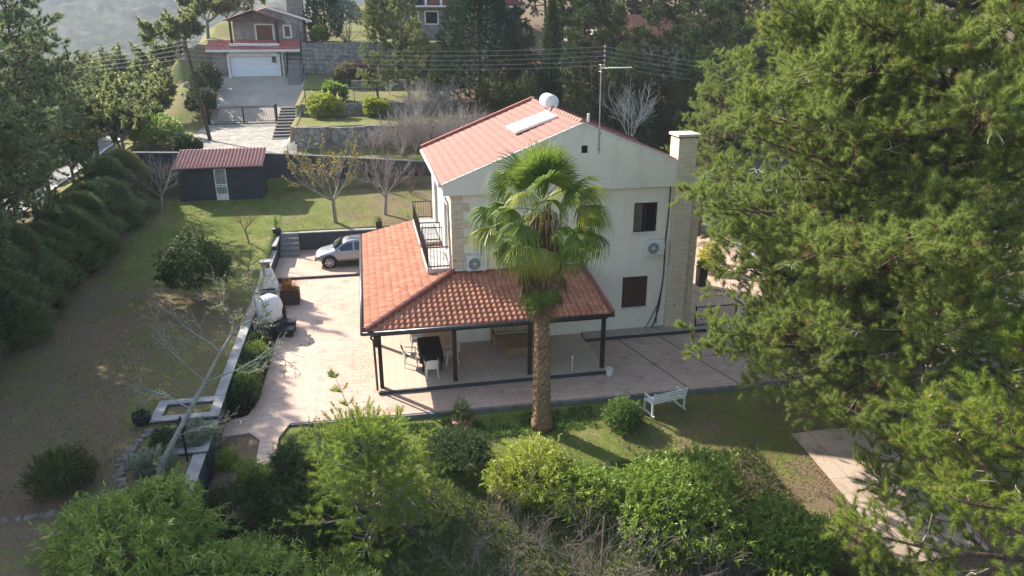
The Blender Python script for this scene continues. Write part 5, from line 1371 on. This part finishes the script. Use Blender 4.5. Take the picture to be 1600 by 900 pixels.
# the leaning pale tree in front on the left
sk=Sk(91)
tp=np.array([(-9.58,-9.25,.55),(-9.56,-9.3,1.15),(-9.35,-9.35,1.55),(-9.03,-9.3,2.1),(-8.5,-9.25,2.95),(-8.03,-9.2,3.7),(-7.55,-9.1,4.5),(-7.05,-9.0,5.15),(-6.5,-8.9,5.75)])
rr=[.11,.10,.085,.075,.066,.056,.042,.028,.014]
for a,b,i in zip(tp[:-1],tp[1:],range(9)): sk.seg.append((*a,*b,rr[i],rr[i+1]))
for k,d,L,r_ in [(5,(.9,.15,.30),2.4,.06),(5,(-.55,.3,.9),1.9,.045),(4,(-.7,.1,.5),1.7,.04),(6,(.2,.4,.9),1.6,.045),(6,(-.8,.2,.8),1.7,.04),(7,(-.5,.3,.9),1.3,.03),(7,(.8,.0,.5),1.2,.03),(3,(.8,-.2,.25),1.5,.035),(8,(.5,.2,.8),.9,.02),(8,(-.4,.2,.9),.9,.02)]:
    sk.grow(tp[k],d,L*.8,r_*.5,2,5,(0.4,0.9),0.25,0.18,0.55)
r=thing('leaning_tree','leaning pale barked tree with sparse dry leaves beside the planters','tree',(-9.58,-9.25,.55))
sk.seg=[tuple(np.array(s)-np.array([-9.58,-9.25,.55,-9.58,-9.25,.55,0,0])) for s in sk.seg]
seg_obj('trunk',[(*s[:6],max(s[6],.006),max(s[7],.005)) for s in sk.seg],mat('mottled_bark',(0.32,0.33,0.30),(0.15,0.15,0.135),0.95,9,bump=0.5,bscale=25),r,7)
k=sk.rng.rand(len(sk.P))<.42
fol('leaves',leaves(np.array(sk.P)[k]-np.array([-9.58,-9.25,.55]),np.array(sk.D)[k],3,.085,.045,sk.rng,spread=1.5,along=.25),leafmat('dry_olive_leaves',[(0.12,0.12,0.045),(0.18,0.17,0.07),(0.24,0.215,0.10)],0.3,0.6),r)

# --- leafy shrubs: shoots over a lumpy dome, whorls of leaves at their ends
def shrub(name,label,cat,loc,rx,rz,seed,m,n_shoot,n_leaf,l,w,zc=0.35,group=None,bark=bark_grey,droop=0.3,spread=1.15,along=0.28,updir=0.7,lump=0.25,low=-0.35,trunk=None,ry=None,stems=26):
    rng=np.random.RandomState(seed); d=unit(rng.normal(0,1,(n_shoot*3,3))); d=d[d[:,2]>low][:n_shoot]
    lobes=unit(rng.normal(0,1,(9,3))+np.array([0,0,.4]))
    k=np.clip(d@lobes.T,0,1)**5
    R_=(1-lump*.55+lump*1.5*np.max(k*rng.uniform(.5,1.1,9)[None],1))*np.where(rng.rand(len(d))<0.72,rng.uniform(.86,1.05,len(d)),rng.uniform(.45,.86,len(d)))
    z0=rz*zc+(trunk or 0)
    R_=R_*np.where(rng.rand(len(d))<.08,rng.uniform(1.08,1.30,len(d)),1.0)
    P=d*R_[:,None]*np.array([rx,ry or rx,rz*(1-zc)])+np.array([0,0,z0])
    P[:,2]=np.maximum(P[:,2],.05)
    D=unit(d*np.array([1,1,.6])+np.array([0,0,updir])+rng.normal(0,.25,d.shape))
    t=thing(name,label,cat,loc,group=group)
    S=[]
    for i in rng.choice(len(P),min(stems,len(P)),False):
        b=np.array([rng.normal(0,rx*.08),rng.normal(0,rx*.08),(trunk or 0)-.05]); mid=b*.4+P[i]*.6+np.array([0,0,-.12*rz]); 
        r0=.010+.012*rx
        S+= [(*b,*mid,r0,r0*.6),(*mid,*P[i],r0*.6,r0*.25)]
    if trunk: S.append((0,0,-.2,0,0,trunk+.25,.075*rx+.02,.06*rx+.015))
    seg_obj('stems' if not trunk else 'trunk',S,bark,t,5)
    fol('foliage' if not trunk else 'crown',leaves(P,D,n_leaf,l,w,rng,spread=spread,along=along,droop=droop),m,t)
    return t
laur=leafmat('laurel_leaves',[(0.085,0.130,0.018),(0.130,0.195,0.028),(0.175,0.250,0.040),(0.22,0.29,0.055)],0.45,0.42,0.35)
lime=leafmat('lime_leaves',[(0.16,0.20,0.025),(0.23,0.27,0.035),(0.30,0.33,0.05)],0.45,0.45,0.35)
dlaur=leafmat('dark_laurel_leaves',[(0.030,0.052,0.016),(0.045,0.072,0.022),(0.062,0.092,0.030)],0.3,0.6,0.15)
mang=leafmat('mango_leaves',[(0.026,0.048,0.012),(0.040,0.068,0.016),(0.058,0.088,0.022)],0.3,0.6,0.15)
wil=leafmat('willow_leaves',[(0.130,0.190,0.028),(0.19,0.26,0.042),(0.25,0.32,0.062),(0.32,0.36,0.15)],0.45,0.5,0.2)
sage=leafmat('sage_leaves',[(0.13,0.16,0.10),(0.18,0.21,0.14),(0.22,0.25,0.17)],0.3,0.7)
shrub('mango_tree','round dark green mango tree standing alone on the left lawn','tree',(-11.35,5.7,.82),1.5,2.3,101,mang,900,11,.22,.055,zc=.35,trunk=.75,droop=.6,updir=.2,lump=.3)
shrub('laurel_bush','large round bright green laurel bush at the bottom centre','bush',(4.7,-12.0,-1.0),1.95,2.2,102,laur,1900,12,.18,.044,zc=.35,lump=.38)
shrub('laurel_bush','lime topped laurel bush directly below the palm shadow','bush',(1.1,-10.0,-.6),1.55,1.35,103,lime,1000,12,.165,.040,zc=.3,lump=.55)
shrub('laurel_bush','light green laurel bush between the lime bush and the large round bush','bush',(2.9,-11.0,-.8),1.2,1.25,104,laur,750,12,.165,.040,zc=.3,lump=.3)
shrub('laurel_bush','round green laurel bush beside the lower end of the pink concrete slab','bush',(7.35,-14.1,-1.0),1.15,1.75,105,laur,1000,12,.165,.042,zc=.35,lump=.35)
shrub('laurel_bush','low leafy laurel bush at the bottom edge right of centre','bush',(6.6,-16.0,-1.7),1.0,1.7,106,lime,800,12,.12,.03,zc=.35)
shrub('laurel_bush','small lime laurel bush at the bottom edge under the bright pine','bush',(8.5,-16.3,-1.8),.9,1.5,107,lime,700,12,.12,.03,zc=.35)
shrub('oleander_bush','dark green oleander bush at the lower left corner of the patio','bush',(-5.9,-8.2,-.45),1.2,1.4,108,dlaur,1200,12,.13,.026,zc=.35,lump=.3)
shrub('oleander_bush','dark green bush right of the young pine below the brick planter','bush',(-.9,-8.3,-.4),1.15,1.05,109,dlaur,1200,12,.11,.028,zc=.35,lump=.35)
shrub('oleander_bush','dark shadowed bush below the oleander at the patio corner','bush',(-5.2,-10.2,-.7),1.3,1.3,110,dlaur,1000,12,.12,.028,zc=.35,lump=.35)
shrub('oleander_bush','dark low bush left of the young pine, under the corner wall','bush',(-7.6,-9.6,-.8),1.0,1.2,111,dlaur,800,11,.12,.028,zc=.35,lump=.35)
shrub('willow_bush','large silvery light green narrow leaved bush in the bottom left corner','bush',(-9.9,-11.6,-.1),1.75,2.0,112,wil,1700,12,.25,.036,zc=.3,lump=.55,droop=.45,along=.35)
shrub('willow_bush','silvery narrow leaved bush right of the larger willow bush at the bottom edge','bush',(-7.4,-12.6,-.9),1.5,1.5,113,wil,1100,12,.24,.035,zc=.3,lump=.55,droop=.45,along=.35)
shrub('willow_bush','low silvery leaved bush at the bottom edge below the young pine','bush',(-4.4,-13.2,-1.3),1.5,1.15,114,wil,950,12,.22,.033,zc=.3,lump=.55,droop=.45,along=.35)
shrub('weed_bush','fresh green bush with greyish top beside the white bench','bush',(5.0,-7.35,-.22),.72,.95,115,leafmat('fresh_leaves',[(0.055,0.105,0.018),(0.085,0.150,0.024),(0.12,0.19,0.05)],.4,.5),700,11,.085,.04,zc=.35,lump=.2)
shrub('garden_bush','dark olive rounded bush at the lower left of the lawn','bush',(-12.2,-9.1,.68),.85,1.3,116,leafmat('olive_bush_leaves',[(0.045,0.055,0.012),(0.065,0.078,0.016),(0.09,0.10,0.022)],.3,.55),800,11,.09,.035,zc=.35)
shrub('cushion_plant','grey green cushion plant filling the dark planter','plant',(-9.12,-7.05,.45),.75,.85,117,sage,700,11,.13,.022,zc=.3,lump=.15,updir=1.0)
shrub('garden_shrub','yellow green shrub at the foot of the short dark wall','shrub',(-8.15,-7.5,-.35),.45,.85,118,lime,260,10,.09,.035,zc=.35)
for i,(x,y,a,b,m_,lab) in enumerate([(-10.0,-7.3,.5,.6,dlaur,'low dark plant between the edging rocks and the cushion plant'),(-10.05,-8.5,.55,.7,sage,'low grey green plant beside the edging rocks near the leaning tree'),(-9.25,-10.2,.55,.8,dlaur,'dark leafy plant at the foot of the leaning tree'),(-7.3,-8.6,.5,.7,laur,'small green shrub on the bare bed below the patio corner')]):
    shrub('garden_plant',lab,'plant',(x,y,float(H(x,y))-.05),a,b,210+i,m_,330,10,.11,.03,zc=.3,lump=.5)
for i,(x,y,a,b,m_,lab) in enumerate([(-8.2,-3.9,.5,1.1,dlaur,'dark leafy shrub at the near end of the wall bed'),(-8.15,-2.8,.55,1.35,laur,'green leafy shrub second from the near end of the wall bed'),(-8.2,-1.6,.5,1.5,dlaur,'tall dark shrub in the middle of the wall bed'),(-8.15,-.3,.55,1.2,laur,'green shrub in the wall bed near the dark boxes'),(-8.2,1.0,.45,1.1,dlaur,'dark shrub in the wall bed right beside the oven')]):
    shrub('bed_shrub',lab,'shrub',(x,y,-.2),a,b,120+i,m_,520,11,.09,.032,zc=.4,lump=.35)
shrub('planter_plant','orange and green leafy plant growing in the log crate','plant',(-7.45,6.75,.60),.42,.6,126,leafmat('orange_leaves',[(0.09,0.11,0.03),(0.32,0.11,0.025),(0.42,0.17,0.03),(0.10,0.07,0.03)],.3,.6),170,9,.12,.03,zc=.2,stems=14)
shrub('planter_plant','small green plant growing in the tall dark planter','plant',(13.75,5.1,1.0),.3,.5,127,laur,120,9,.12,.035,zc=.3,stems=10)
shrub('flowering_shrub','bright yellow flowering shrub behind the tall dark planter','shrub',(15.3,7.2,-.1),.75,1.6,128,leafmat('yellow_flowers',[(0.10,0.13,0.02),(0.45,0.34,0.02),(0.55,0.42,0.03),(0.3,0.28,0.03)],.35,.6),520,10,.12,.05,zc=.4)
shrub('potted_plant','spiky plant growing out of the round black pot on the wall','plant',(-8.81,15.6,1.55),.14,.75,129,dlaur,40,6,.12,.02,zc=.5,stems=5)
shrub('potted_plant','small green plant in the dark square pot on the retaining wall','plant',(-2.75,15.62,1.62),.22,.4,130,laur,90,8,.08,.03,zc=.3,stems=8)
shrub('potted_plant','small clipped green plant in the dark round pot by the planter frame','plant',(-11.0,-5.75,1.05),.26,.32,131,dlaur,130,8,.06,.025,zc=.3,stems=8)
shrub('agave_plant','spiky green plant standing in the brick planter','plant',(-.6,-6.35,.06),.36,.6,132,dlaur,60,9,.28,.03,zc=.2,stems=4)
for i,(x,y,a,b,m_,lab) in enumerate([(-4.6,46.5,1.2,2.0,leafmat('bronze_leaves',[(0.10,0.085,0.04),(0.15,0.13,0.055),(0.20,0.17,0.075)],.3,.6),'rounded bronze green bush at the end of the driveway wall'),(-2.7,46.8,1.3,1.9,leafmat('wine_leaves',[(0.06,0.025,0.022),(0.09,0.035,0.03),(0.12,0.05,0.04)],.3,.6),'dark wine red bush right of the bronze bush'),(-1.0,47.2,.9,1.6,lime,'small bright lime bush right of the wine red bush'),(-6.3,34.0,1.35,1.9,lime,'lime green bush growing over the middle stone wall'),(-5.6,37.3,1.1,1.6,laur,'dark rounded bush behind the black terrace railing'),(-2.2,33.6,1.0,1.5,lime,'pale lime shrub at the foot of the middle stone wall'),(-4.4,54.6,1.6,4.6,leafmat('silver_leaves',[(0.13,0.16,0.12),(0.18,0.21,0.165),(0.23,0.26,0.21)],.3,.7),'silvery olive tree between the two upper conifers'),(-7.2,52.9,.9,1.5,laur,'leafy plant on the terrace above the stone retaining wall'),(11.6,43.2,1.2,4.6,leafmat('amber_leaves',[(0.22,0.15,0.02),(0.32,0.22,0.03),(0.14,0.13,0.03)],.35,.6),'amber leaved shrub in front of the dark red outbuilding'),(-15.8,28.2,1.0,1.2,dlaur,'low dark shrub on the verge behind the boundary wall'),(-18.6,31.0,1.9,2.4,laur,'dense green shrub left of the blue bin'),(-17.6,44,1.3,2.4,dlaur,'dark shrub behind the left gate post'),(-17.9,48.5,1.4,2.6,dlaur,'dark shrub beside the left driveway edge'),(12.4,13.5,1.0,1.8,laur,'leafy shrub behind the right corner of the house')]):
    z=float(H(x,y))
    shrub('terrace_shrub' if b<4 else 'garden_tree',lab,'shrub' if b<4 else 'tree',(x,y,z),a,b,140+i,m_,620,10,.22,.09,zc=.4 if b<4 else .55,lump=.3)
# young pine in the foreground
sk=Sk(161)
dd=pine(sk,3.3,.35,lambda f:2.35*(1-f)**.55*(.6+.4*min(1,f*4))+.2,70,ns=12,lean=(-.10,.02),r=.055,kt=4,elev=(.1,.75),ntuft=3,sidelen=.4,dead=0)
lp_,ld_=sk.path((-.33,.06,3.15),(-.20,.05,1),2.2,5,.04,0,.018,.006)
for t_,n_ in ((.35,3),(.6,4),(.8,5),(1.0,6)):
    q_,d_=sk.at(lp_,ld_,min(t_,.999))
    for _ in range(n_):
        e_=sk.side(d_,.9); l_=sk.rng.uniform(.1,.34); sk.path(q_,e_,l_,2,.1,.2,.007,.004)
        for w_ in (.5,.8,1.0): sk.tip(q_+e_*l_*w_,unit(e_+np.array([0,0,.5])))
pine_thing('young_pine','young feathery pine with a bare leader in front of the porch','pine tree',(-3.5,-11.0,-1.0),sk,dd,20,.13,.014,leafmat('young_needles',[(0.125,0.175,0.026),(0.175,0.235,0.038),(0.23,0.29,0.055),(0.28,0.33,0.075)],.5,.5),bark=bark_grey)
brush_grey=mat('brush_bark',(0.21,0.17,0.145),(0.13,0.105,0.09),0.95,6)
# dead brush at the bottom edge
def brush(label,loc,seed,n,Hh,m,group=None):
    sk=Sk(seed)
    for i in range(n):
        a=sk.rng.uniform(0,6.28); e=sk.rng.uniform(.5,1.3); rr_=sk.rng.uniform(0,.5)
        sk.grow((rr_*math.cos(a+1),rr_*math.sin(a+1),-.1),(math.cos(a)*math.cos(e),math.sin(a)*math.cos(e),math.sin(e)),Hh*sk.rng.uniform(.5,.8),.016,2,3,(.35,.9),.05,.16,.55)
    t=thing('dead_brush',label,'brush',loc,group=group)
    seg_obj('stems',[(*s[:6],max(s[6]*.6,.0045),max(s[7]*.6,.004)) for s in sk.seg],m,t,4); return t
BR=brush('grey leafless brush below the laurel bushes at the bottom edge',(1.0,-12.9,-1.2),171,12,1.7,brush_grey,'leafless brush along the bottom edge')
rng=random.Random(5)
for x,y,s in [(-.3,-12.2,.9),(2.4,-13.4,1.05),(3.6,-14.2,1.0),(-1.0,-13.4,.9),(5.2,-14.8,1.0),(0.4,-11.6,.7),(2.0,-14.6,1.1),(-2.2,-11.8,.8),(4.2,-15.6,1.0),(-.2,-14.8,1.0),(1.2,-15.4,1.0)]:
    dup(BR,(x,y,float(H(x,y))),rng.uniform(0,6.28),s)
for i,(x,y,h_,lab) in enumerate([(-.15,-10.9,1.75,'rusty thin fence stake left of the lime laurel bush'),(2.2,-13.6,1.9,'rusty thin fence stake among the grey brush')]):
    z=float(H(x,y)); t=thing('fence_stake',lab,'stake',(x,y,z)); b=MB(); b.tube([(0,0,-.2),(0.02,0,h_)],.022,6); b.build('stake',twig_red,t)
# low undergrowth on the slope under the bushes, grass and fallen leaves
def scatter(name,N,seed,xr,yr,dens,l,w,m,lean=.5,zoff=0.0):
    rng=np.random.RandomState(seed); x=rng.uniform(*xr,N); y=rng.uniform(*yr,N); k=rng.rand(N)<dens(x,y); x,y=x[k],y[k]
    P=np.stack([x,y,H(x,y)+zoff],1); D=unit(np.stack([rng.normal(0,lean,len(x)),rng.normal(0,lean,len(x)),np.ones(len(x))],1))
    s=unit(np.cross(D,rng.normal(0,1,D.shape))); L=l*rng.uniform(.5,1.3,len(x))[:,None]
    V=np.stack([P-s*w/2,P+s*w/2,P+D*L],1).reshape(-1,3)
    return tag(link(name,npmesh(name,V,np.arange(len(V)).reshape(-1,3)),m),kind='stuff')
gm=leafmat('grass_blades',[(0.075,0.110,0.020),(0.120,0.160,0.032),(0.18,0.20,0.055),(0.23,0.215,0.09)],.35,.6)
dn=lambda x,y: np.clip(.55+.9*wob(x,y,2.6),0,1)
o=scatter('grass',90000,181,(-6.3,13),(-12.5,-5.95),lambda x,y: dn(x,y)*np.clip(1.15-.10*(x-1)-.12*(-7.5-y),.12,1),.075,.016,gm); tag(o,'short winter grass growing on the front lawn round the palm','grass')
o=scatter('grass',90000,182,(-17.5,2),(8,24),lambda x,y: dn(x,y)*np.where((x>-8.9)&(y<15.9),0,1)*np.clip(.3+(y-8)/12,0,1)*np.where((x<-8.9),.8,.6),.075,.022,gm); tag(o,'short sunlit grass on the back lawn before the shed','grass')
o=scatter('grass',50000,183,(-17.5,-9.2),(-9.5,8),lambda x,y: dn(x,y)*.5,.06,.018,gm); tag(o,'thin shaded grass on the left lawn below the mango tree','grass')
o=scatter('ground_cover',60000,184,(-9.5,9),(-17,-9.3),lambda x,y: np.where((x<-7)&(y>-10.2),0,.8),.22,.03,leafmat('undergrowth_leaves',[(0.03,0.045,0.014),(0.05,0.07,0.02),(0.075,0.09,0.03)],.3,.6),.9); tag(o,'dark green undergrowth between the bushes along the bottom','undergrowth')
o=scatter('ground_cover',9000,185,(-3.2,4.2),(-7.3,-5.95),lambda x,y: np.clip(.2+1.2*wob(x,y,3.3),0,1),.16,.04,leafmat('weed_leaves',[(0.035,0.075,0.014),(0.055,0.11,0.02),(0.08,0.14,0.03)],.35,.55),.9); tag(o,'lush weeds along the patio kerb round the palm foot','weeds')
lv=leafmat('fallen_leaves',[(0.14,0.085,0.045),(0.20,0.13,0.07),(0.26,0.17,0.10)],.1,.8)
o=scatter('leaf_litter',26000,186,(4.5,14),(-12,-6.0),lambda x,y: .6,.05,.035,lv,3.0,.006); tag(o,'dry fallen leaves and needles on the right front lawn','leaf litter')
o=scatter('leaf_litter',26000,187,(-17.6,-9.1),(-10,14),lambda x,y: .5,.06,.035,lv,3.0,.006); tag(o,'dry fallen leaves and needles on the left lawn','leaf litter')

o=scatter('grass',9000,188,(-17.5,-9.2),(-9.5,22),lambda x,y: np.clip(wob(x,y,1.7)*2.2-.1,0,1),.17,.03,gm,.7); tag(o,'taller weedy grass tufts scattered over the left lawn','grass')
o=scatter('leaf_litter',2600,189,(-7.6,9.5),(-5.5,10),lambda x,y: np.where((x>-3.4)&(y>-4),0,np.clip(.15+.8*wob(x,y,1.4),0,1)),.06,.045,lv,3.0,0.0); tag(o,'fallen leaves blown over the pink patio','leaf litter')
for v_ in o.data.vertices: v_.co.z+=.007-float(H(v_.co.x,v_.co.y))
# ------------------------------------------------------------------ the fan palm
palm=thing('fan_palm','tall fan palm with brown dead frond skirt in front of the porch','palm',(2.17,-6.96,-.17))
pb=NT('palm_bark'); pb.set(0.95,0,0.15); v=pb.coord('Object',(1,1,2.2)); n_=pb.noise(v,4.5,5,.7)
pb.base(pb.ramp(n_,[(.3,(0.10,0.06,0.035)),(.55,(0.25,0.16,0.09)),(.75,(0.42,0.31,0.19))])); pb.bump(pb.noise(v,14,4),.7,.04); pb=pb.m
ZC=8.15
rng=np.random.RandomState(77)
b=MB(); pts=[];rad=[]
for k in range(26):
    z=-.1+k*(ZC-.8)/25; pts.append((-.012*z+.02*math.sin(z),.01*z,z)); rad.append((.38 if z<.25 else .24-.008*z+(.09*math.exp(-z))))
b.tube(pts,rad,18); b.build('trunk',pb,palm,smooth=True)
# cut leaf bases wrapped round the trunk
b=MB()
for k in range(300):
    z=.05+k*.0165; a=k*2.39996; r_=.245-.008*z+.08*math.exp(-z)
    c_=Vector((-.012*z+r_*math.cos(a),.01*z+r_*math.sin(a),z)); t_=Vector((-math.sin(a),math.cos(a),0)); o_=Vector((math.cos(a),math.sin(a),0))
    h_=rng.uniform(.10,.19); w_=rng.uniform(.06,.10); tl=rng.uniform(-.03,.03)
    b.add([c_-t_*w_-o_*.03,c_+t_*w_-o_*.03,c_+t_*(w_*.5+tl)+o_*.055+Vector((0,0,h_)),c_-t_*(w_*.5-tl)+o_*.055+Vector((0,0,h_)),c_+o_*.04],[(0,1,4),(1,2,4),(2,3,4),(3,0,4)])
bm_=mat('leaf_base',(0.36,0.25,0.14),(0.17,0.10,0.055),0.9,7)
b.build('leaf_bases',bm_,palm)
def frond_mesh(seed,petiole,R_,nseg,span,droop,fold,width,curl=0.0):
    """fan leaf along +x from the origin, z up"""
    rng=np.random.RandomState(seed); V=[];F=[]
    def addq(a,b_,c_,d): 
        k=len(V); V.extend([a,b_,c_,d]); F.append((k,k+1,k+2,k+3))
    pd=lambda t: np.array([petiole*t,0,-.10*petiole*t*t*droop])
    for i in range(5):
        a,b_=pd(i/5),pd((i+1)/5); w_=.022-.006*i/5
        addq(a+[0,-w_,0],a+[0,w_,0],b_+[0,w_,0],b_+[0,-w_,0]); addq(a+[0,-w_,-.012],b_+[0,-w_,-.012],b_+[0,w_,-.012],a+[0,w_,-.012])
    hub=pd(1.0)
    for s in range(nseg):
        a=(s/(nseg-1)-.5)*2*span; L=R_*(1-.16*abs(a/span)**2)*rng.uniform(.9,1.06); w0=width*rng.uniform(.85,1.1)
        d=np.array([math.cos(a),math.sin(a),0]); t=np.array([-math.sin(a),math.cos(a),0])
        prev=None
        lift=.20*math.cos(a)*0; side=-fold*abs(math.sin(a))
        jit=rng.normal(0,.05)
        for k,(f,wf) in enumerate([(0,.25),(.32,1.0),(.62,.8),(.84,.42),(1.0,.05)]):
            dz=L*(side*f-droop*.55*max(0,f-.45)**1.6*2.2+jit*f*f) - curl*L*f*f
            rr_=L*f*(1-.18*droop*max(0,f-.5)*2)
            c_=hub+d*rr_+np.array([0,0,dz]); w_=w0*wf
            row=(c_-t*w_+[0,0,w_*.35],c_+[0,0,-w_*.2],c_+t*w_+[0,0,w_*.35])
            if prev is not None: addq(prev[0],prev[1],row[1],row[0]); addq(prev[1],prev[2],row[2],row[1])
            prev=row
    return npmesh('frond',np.array(V),np.array(F))
palmM=[leafmat('palm_leaf',[(0.075,0.120,0.020),(0.115,0.170,0.028),(0.160,0.215,0.040)],.42,.5,.25),leafmat('palm_leaf_yellow',[(0.15,0.18,0.028),(0.21,0.23,0.035),(0.26,0.26,0.05)],.4,.4,.4)]
deadM=leafmat('dead_frond',[(0.085,0.055,0.030),(0.13,0.085,0.046),(0.19,0.13,0.075),(0.06,0.04,0.022)],.15,.85)
fm_=[frond_mesh(200+i,.62+.26*i,1.0,40,2.0,dr,fo,.026) for i,(dr,fo) in enumerate([(.25,.15),(.6,.25),(1.0,.35),(1.4,.45)])]
ds_=[frond_mesh(400+i,1.1,.9,7,.16,.3,.25,.014,curl=.05) for i in range(3)]
dm_=[frond_mesh(300+i,.9,.85,22,.75,.3,.9,.03,curl=.1) for i in range(3)]
for k in range(39):
    f=k/38; a=k*2.39996+rng.normal(0,.15)
    e=R(86)-f*R(126)*(.6+.4*f)+rng.normal(0,.12)           # upright in the heart, hanging below
    me=fm_[min(3,max(0,int(f*4+rng.uniform(-.6,.25))))]
    o=bpy.data.objects.new('frond',me); col.objects.link(o); o.parent=palm
    z=ZC+.15-.5*f-(1.0*max(0,f-.75)*4*.5)
    o.location=(-.10+.10*math.cos(a),.08+.10*math.sin(a),z)
    o.rotation_euler=(rng.normal(0,.35),-e,a); s=rng.uniform(.78,1.15)*(1.0 if f<.8 else .88); o.scale=(s,s,s)
    if not o.data.materials: o.data.materials.append(palmM[0])
    if rng.rand()<.22: 
        o.material_slots[0].link='OBJECT'; o.material_slots[0].material=palmM[1]; o['label']='yellowing frond'
for k in range(80):
    f=k/79; a=k*2.39996+rng.normal(0,.2)
    me=dm_[k%3]; o=bpy.data.objects.new('dead_frond',me); col.objects.link(o); o.parent=palm
    if not me.materials: me.materials.append(deadM)
    z=ZC-.25-2.15*f
    o.location=(-.10+.24*math.cos(a),.08+.24*math.sin(a),z); o.rotation_euler=(rng.normal(0,.3),R(64)+rng.uniform(0,.34),a)
    s=rng.uniform(.8,1.15); o.scale=(s,s*1.3,s)
for k in range(46):
    a=k*2.39996+rng.normal(0,.2); me=ds_[k%3]; o=bpy.data.objects.new('dead_frond',me); col.objects.link(o); o.parent=palm
    if not me.materials: me.materials.append(deadM)
    r_=rng.uniform(.25,.95); o.location=(-.1+r_*math.cos(a),.08+r_*math.sin(a),ZC-.05-.55*r_-rng.uniform(0,.4)); o.rotation_euler=(rng.normal(0,.2),R(78)+rng.uniform(-.12,.2),a)
    s=rng.uniform(.7,1.05); o.scale=(s,s,s)
for a,e,s,yl_ in ((3.3,-.10,1.15,1),(2.75,.12,1.1,0),(3.9,-.42,1.1,1),(-.25,-.30,1.15,0),(.15,.05,1.05,0),(-1.0,-.2,1.0,0),(4.4,-.55,1.0,1),(-.6,-.62,1.05,0)):
    o=bpy.data.objects.new('frond',fm_[3]); col.objects.link(o); o.parent=palm
    o.location=(-.10+.10*math.cos(a),.08+.10*math.sin(a),ZC-.45); o.rotation_euler=(rng.normal(0,.25),-e,a); o.scale=(s,s,s)
    if yl_: o.material_slots[0].link='OBJECT'; o.material_slots[0].material=palmM[1]; o['label']='yellowing frond'
for k in range(12):
    a=k*2.39996; o=bpy.data.objects.new('frond',fm_[3]); col.objects.link(o); o.parent=palm
    o.location=(-.08+.3*math.cos(a),.06+.3*math.sin(a),6.0+.15*math.sin(k*2)); o.rotation_euler=(rng.normal(0,.3),R(66)+rng.uniform(0,.2),a); o.scale=(.72,.72,.72)
# dark bushy undergrowth of the wood behind the house
UG=shrub('wood_shrub','dark bushy shrub under the pines behind the house','shrub',(11.5,28.5,3.4),1.9,2.9,190,leafmat('wood_shrub_leaves',[(0.028,0.045,0.013),(0.045,0.062,0.017),(0.075,0.085,0.022),(0.10,0.095,0.028)],.3,.6),1000,10,.22,.07,zc=.4,lump=.4,group='bushy shrubs in the wood behind the house')
rng=random.Random(21)
for k,(x,y,s) in enumerate([(13.8,29,1.0),(16,28.3,.9),(18.2,28.8,1.1),(20.4,29.5,1.0),(22.6,29,1.2),(25,29.6,1.0),(27.5,29.2,1.1),(30,30,1.2),(15,31.5,1.2),(19.5,32.5,1.3),(24,32,1.3),(28.5,33,1.3),(33,31,1.2),(36.5,30,1.1),(41,33,1.4),(9.5,30.5,.9),(7.8,32.5,1.0),(17,36,1.3),(22,37.5,1.3),(27,38.5,1.4),(32.5,38.5,1.4),(38,40,1.5)]):
    dup(UG,(x,y,float(H(x,y))-.1),rng.uniform(0,6.28),(s,s,s*rng.uniform(.85,1.25)))
# ------------------------------------------------------------------ haze in the valley air
hz=bpy.data.materials.new('valley_haze'); hz.use_nodes=True
nt=hz.node_tree
for nd in list(nt.nodes):
    if nd.type=='BSDF_PRINCIPLED': nt.nodes.remove(nd)
pv=nt.nodes.new('ShaderNodeVolumePrincipled'); pv.inputs['Color'].default_value=(0.80,0.88,1.0,1); pv.inputs['Density'].default_value=0.00034; pv.inputs['Anisotropy'].default_value=0.0
nt.links.new(pv.outputs[0],[n for n in nt.nodes if n.type=='OUTPUT_MATERIAL'][0].inputs['Volume'])
b=MB(); b.box(-2500,2500,-2500,2500,-70,185)
tag(b.build('haze',hz),'pale blue haze lying over the valley and the far hills','haze',kind='stuff')
